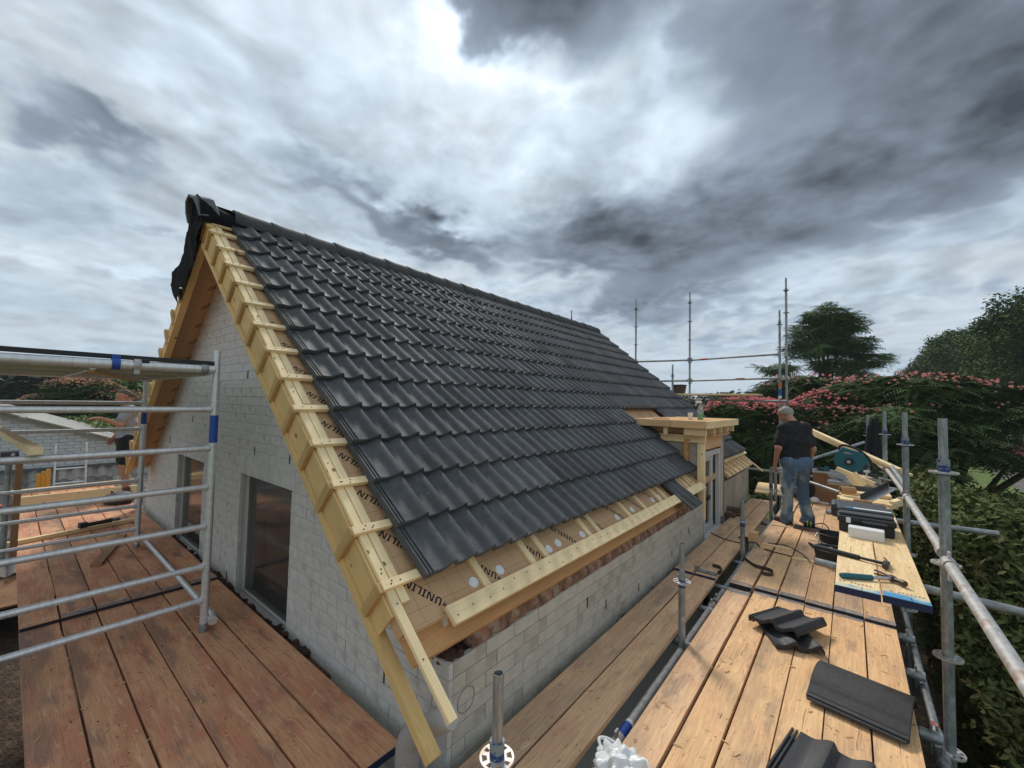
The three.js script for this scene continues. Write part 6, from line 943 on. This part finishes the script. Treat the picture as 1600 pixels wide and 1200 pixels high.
ROW.forEach(([x, z, h, w], i) => { const k = h / 13, bumps = Array.from({ length: 20 }, () => { const a = rr(0, 6.28), q = rr(-0.35, 1), c = Math.sqrt(1 - q * q * 0.8); return [Math.cos(a) * c * w * 0.85, h * (0.58 + 0.36 * q), Math.sin(a) * c * w * 0.85, w * rr(0.16, 0.3), h * rr(0.05, 0.1), w * rr(0.16, 0.3)]; }), L = [...bumps, [0, h * 0.62, 0, w * 0.62, h * 0.30, w * 0.62], [-w * 0.4, h * 0.5, 1, w * 0.5, h * 0.2, w * 0.5], [w * 0.42, h * 0.52, -1, w * 0.5, h * 0.22, w * 0.5], [0.3, h * 0.86, 0, w * 0.36, h * 0.15, w * 0.36], [-w * 0.2, h * 0.74, -1, w * 0.45, h * 0.18, w * 0.45], [0.5, h * 0.42, 2, w * 0.55, h * 0.14, w * 0.5]]; leafTree('avenue_tree', `large green avenue tree beside the path, ${ORD[i]} from the right edge`, [x, 0, z], 4.0, 0.34, L, Math.round(2400 * k), CL.mid, 0.8 + 0.05 * i, lin(0.062, 0.095, 0.022), null); });
leafTree('avenue_tree', 'thin young tree standing beside the near part of the path', [9.0, 0, -33], 3.6, 0.10, [[0, 5.2, 0, 1.4, 1.3, 1.4], [0.5, 4.4, 0.3, 1.2, 0.8, 1.2]], 160, CL.mid, 0.9, GREEN);
for (const [i, [x, z, h, w]] of [[-6, -75, 6.0, 5], [-16, -80, 6.0, 6], [3, -85, 7, 6], [-26, -78, 5.4, 6], [-37, -72, 5.2, 7], [-60, -3, 6.2, 5], [-58, -10, 5.8, 5], [-57, 5, 6.6, 6], [-36, -5.6, 5.0, 2.6]].entries()) leafTree('distant_tree', i < 5 ? `dark tree in the far tree line behind the scaffold, ${ORD[i]} planted` : i === 8 ? 'bright green bush beside the peach flowering tree' : `dark tree in the shaded wood behind the neighbouring roof, ${ORD[i - 5]} clump`, [x, 0, z], 2, 0.25, [[0, h * 0.55, 0, w, h * 0.42, w], [w * 0.5, h * 0.5, w * 0.5, w * 0.6, h * 0.4, w * 0.6], [-w * 0.5, h * 0.5, -w * 0.4, w * 0.6, h * 0.38, w * 0.6]], 420, i === 8 ? CL.mid : CL.far, 1.3, i === 8 ? lin(0.075, 0.13, 0.03) : DKGREEN);
{
  // far woods that read as one mass
  const it = []; for (let i = 0; i < 900; i++) { const a = rr(-1.0, 0.35), R = rr(115, 140); it.push([Math.sin(a) * R, rr(0.3, 5.2) * (0.7 + 0.5 * fbm(a * 14 + 30, 3, 3)), -Math.cos(a) * R, rr(1.6, 3.0), DKGREEN.clone().multiplyScalar(rr(0.7, 1.4)), 0.6]); }
  for (let i = 0; i < 700; i++) { const z = rr(-40, 26); it.push([-66 - rr(0, 10), rr(0.3, 6.2), z, rr(1.5, 2.6), DKGREEN.clone().multiplyScalar(rr(0.5, 0.9)), 0.6]); }
  const t = thing('far_wood', 'dark band of far woodland along the horizon', 'woodland'); t.userData.kind = 'stuff'; leaves('foliage', CL.far, it, t);
  // laurel hedge beside the scaffold
  const h = thing('hedge', 'tall olive green hedge growing beside the right scaffold', 'hedge'), hi = []; const top = (x, z) => (1.55 + 1.15 * sst(-2.5, -7.0, z) - 0.25 * sst(-8, -11, z)) * (0.90 + 0.26 * fbm(x * 1.3 + 20, z * 1.1 + 40, 3)) - 0.16 * Math.max(0, x - 1.1), xin = (z) => 0.72 + 0.25 * fbm(z * 1.4 + 60, 3, 3);
  for (let i = 0; i < 17000; i++) { const z = -1.9 - 10.6 * Math.pow(rnd(), 1.25), face = rnd(); let x, y; const T = top(1.5, z); if (face < 0.5) { x = xin(z) + rnd() * 0.25; y = T * Math.sqrt(rnd()); } else { x = rr(0.72, 2.9); y = top(x, z) - rnd() * 0.3; } const q = fbm(x * 3 + 11, z * 3 + y * 3 + 17, 3); hi.push([x, y, z, rr(0.75, 1.15) * (z > -5 ? 0.8 : 1), (rnd() < 0.16 ? lin(0.10, 0.085, 0.03) : OLIVE.clone()).multiplyScalar(0.55 + 0.9 * q), 0.9]); }
  part('stems', limbs(Array.from({ length: 40 }, () => { const z = rr(-12, -2.2), x = rr(1.0, 2.6); return [V(x, 0, z), V(x + rr(-0.3, 0.3), top(x, z) * 0.8, z + rr(-0.3, 0.3)), 0.02, 0.008]; })), M.bark, h); leaves('foliage', CL.laurel, hi, h);
  const gp = thing('ground_plants', 'dark leafy plants growing on the soil below the right scaffold', 'plants'); gp.userData.kind = 'stuff'; const gi = []; for (let i = 0; i < 2200; i++) { const x = rr(0.35, 3.6), z = rr(-4.5, -0.2), n = fbm(x * 1.5 + 5, z * 1.5 + 9, 3); if (n < 0.45) continue; gi.push([x, rr(0.02, 0.5) * n * 1.6, z, rr(0.8, 1.6), DKGREEN.clone().multiplyScalar(rr(0.8, 2.0)), 0.6]); } leaves('foliage', CL.laurel, gi, gp);
  const tw = []; for (let i = 0; i < 60; i++) { const a = V(rr(0.5, 3), 0.03, rr(-4, -0.5)); tw.push([a, a.clone().add(V(rr(-0.5, 0.5), rr(0.0, 0.5), rr(-0.5, 0.5))), 0.007, 0.003]); } single('twigs', limbs(tw), M.bark, 'dry twigs lying on the dark soil at the lower right', 'twigs').userData.kind = 'stuff';
  const pb = thing('plastic_bag', 'pale plastic bag caught behind the lower tube at right', 'bag', [0.30, 1.75, -3.05]); const g = new THREE.SphereGeometry(0.1, 20, 14), p = g.attributes.position; for (let i = 0; i < p.count; i++) { const k = 0.7 + 0.6 * fbm(p.getX(i) * 14 + 9, p.getY(i) * 9 + p.getZ(i) * 12 + 9, 3); p.setXYZ(i, p.getX(i) * k * 0.6, p.getY(i) * k * 1.5, p.getZ(i) * k); } g.computeVertexNormals(); part('body', g, M.frameWhite, pb);
  // tall grass bank behind the neighbouring roof
  const gb = []; for (let i = 0; i < 1500; i++) { const z = rr(-7, 3), x = rr(-27, -17); gb.push([x, 2.2 + 0.5 * fbm(x, z, 2), z, rr(0.8, 1.4), lin(0.13, 0.17, 0.06).multiplyScalar(rr(0.7, 1.3)), 0.5]); } const bk = thing('bush_bank', 'pale green rough bank behind the neighbouring roof', 'bushes'); bk.userData.kind = 'stuff'; leaves('foliage', CL.fine, gb, bk);
}
scene.traverse((o) => { if (o.isMesh) { o.castShadow = true; o.receiveShadow = true; } });
renderer.render(scene, camera);
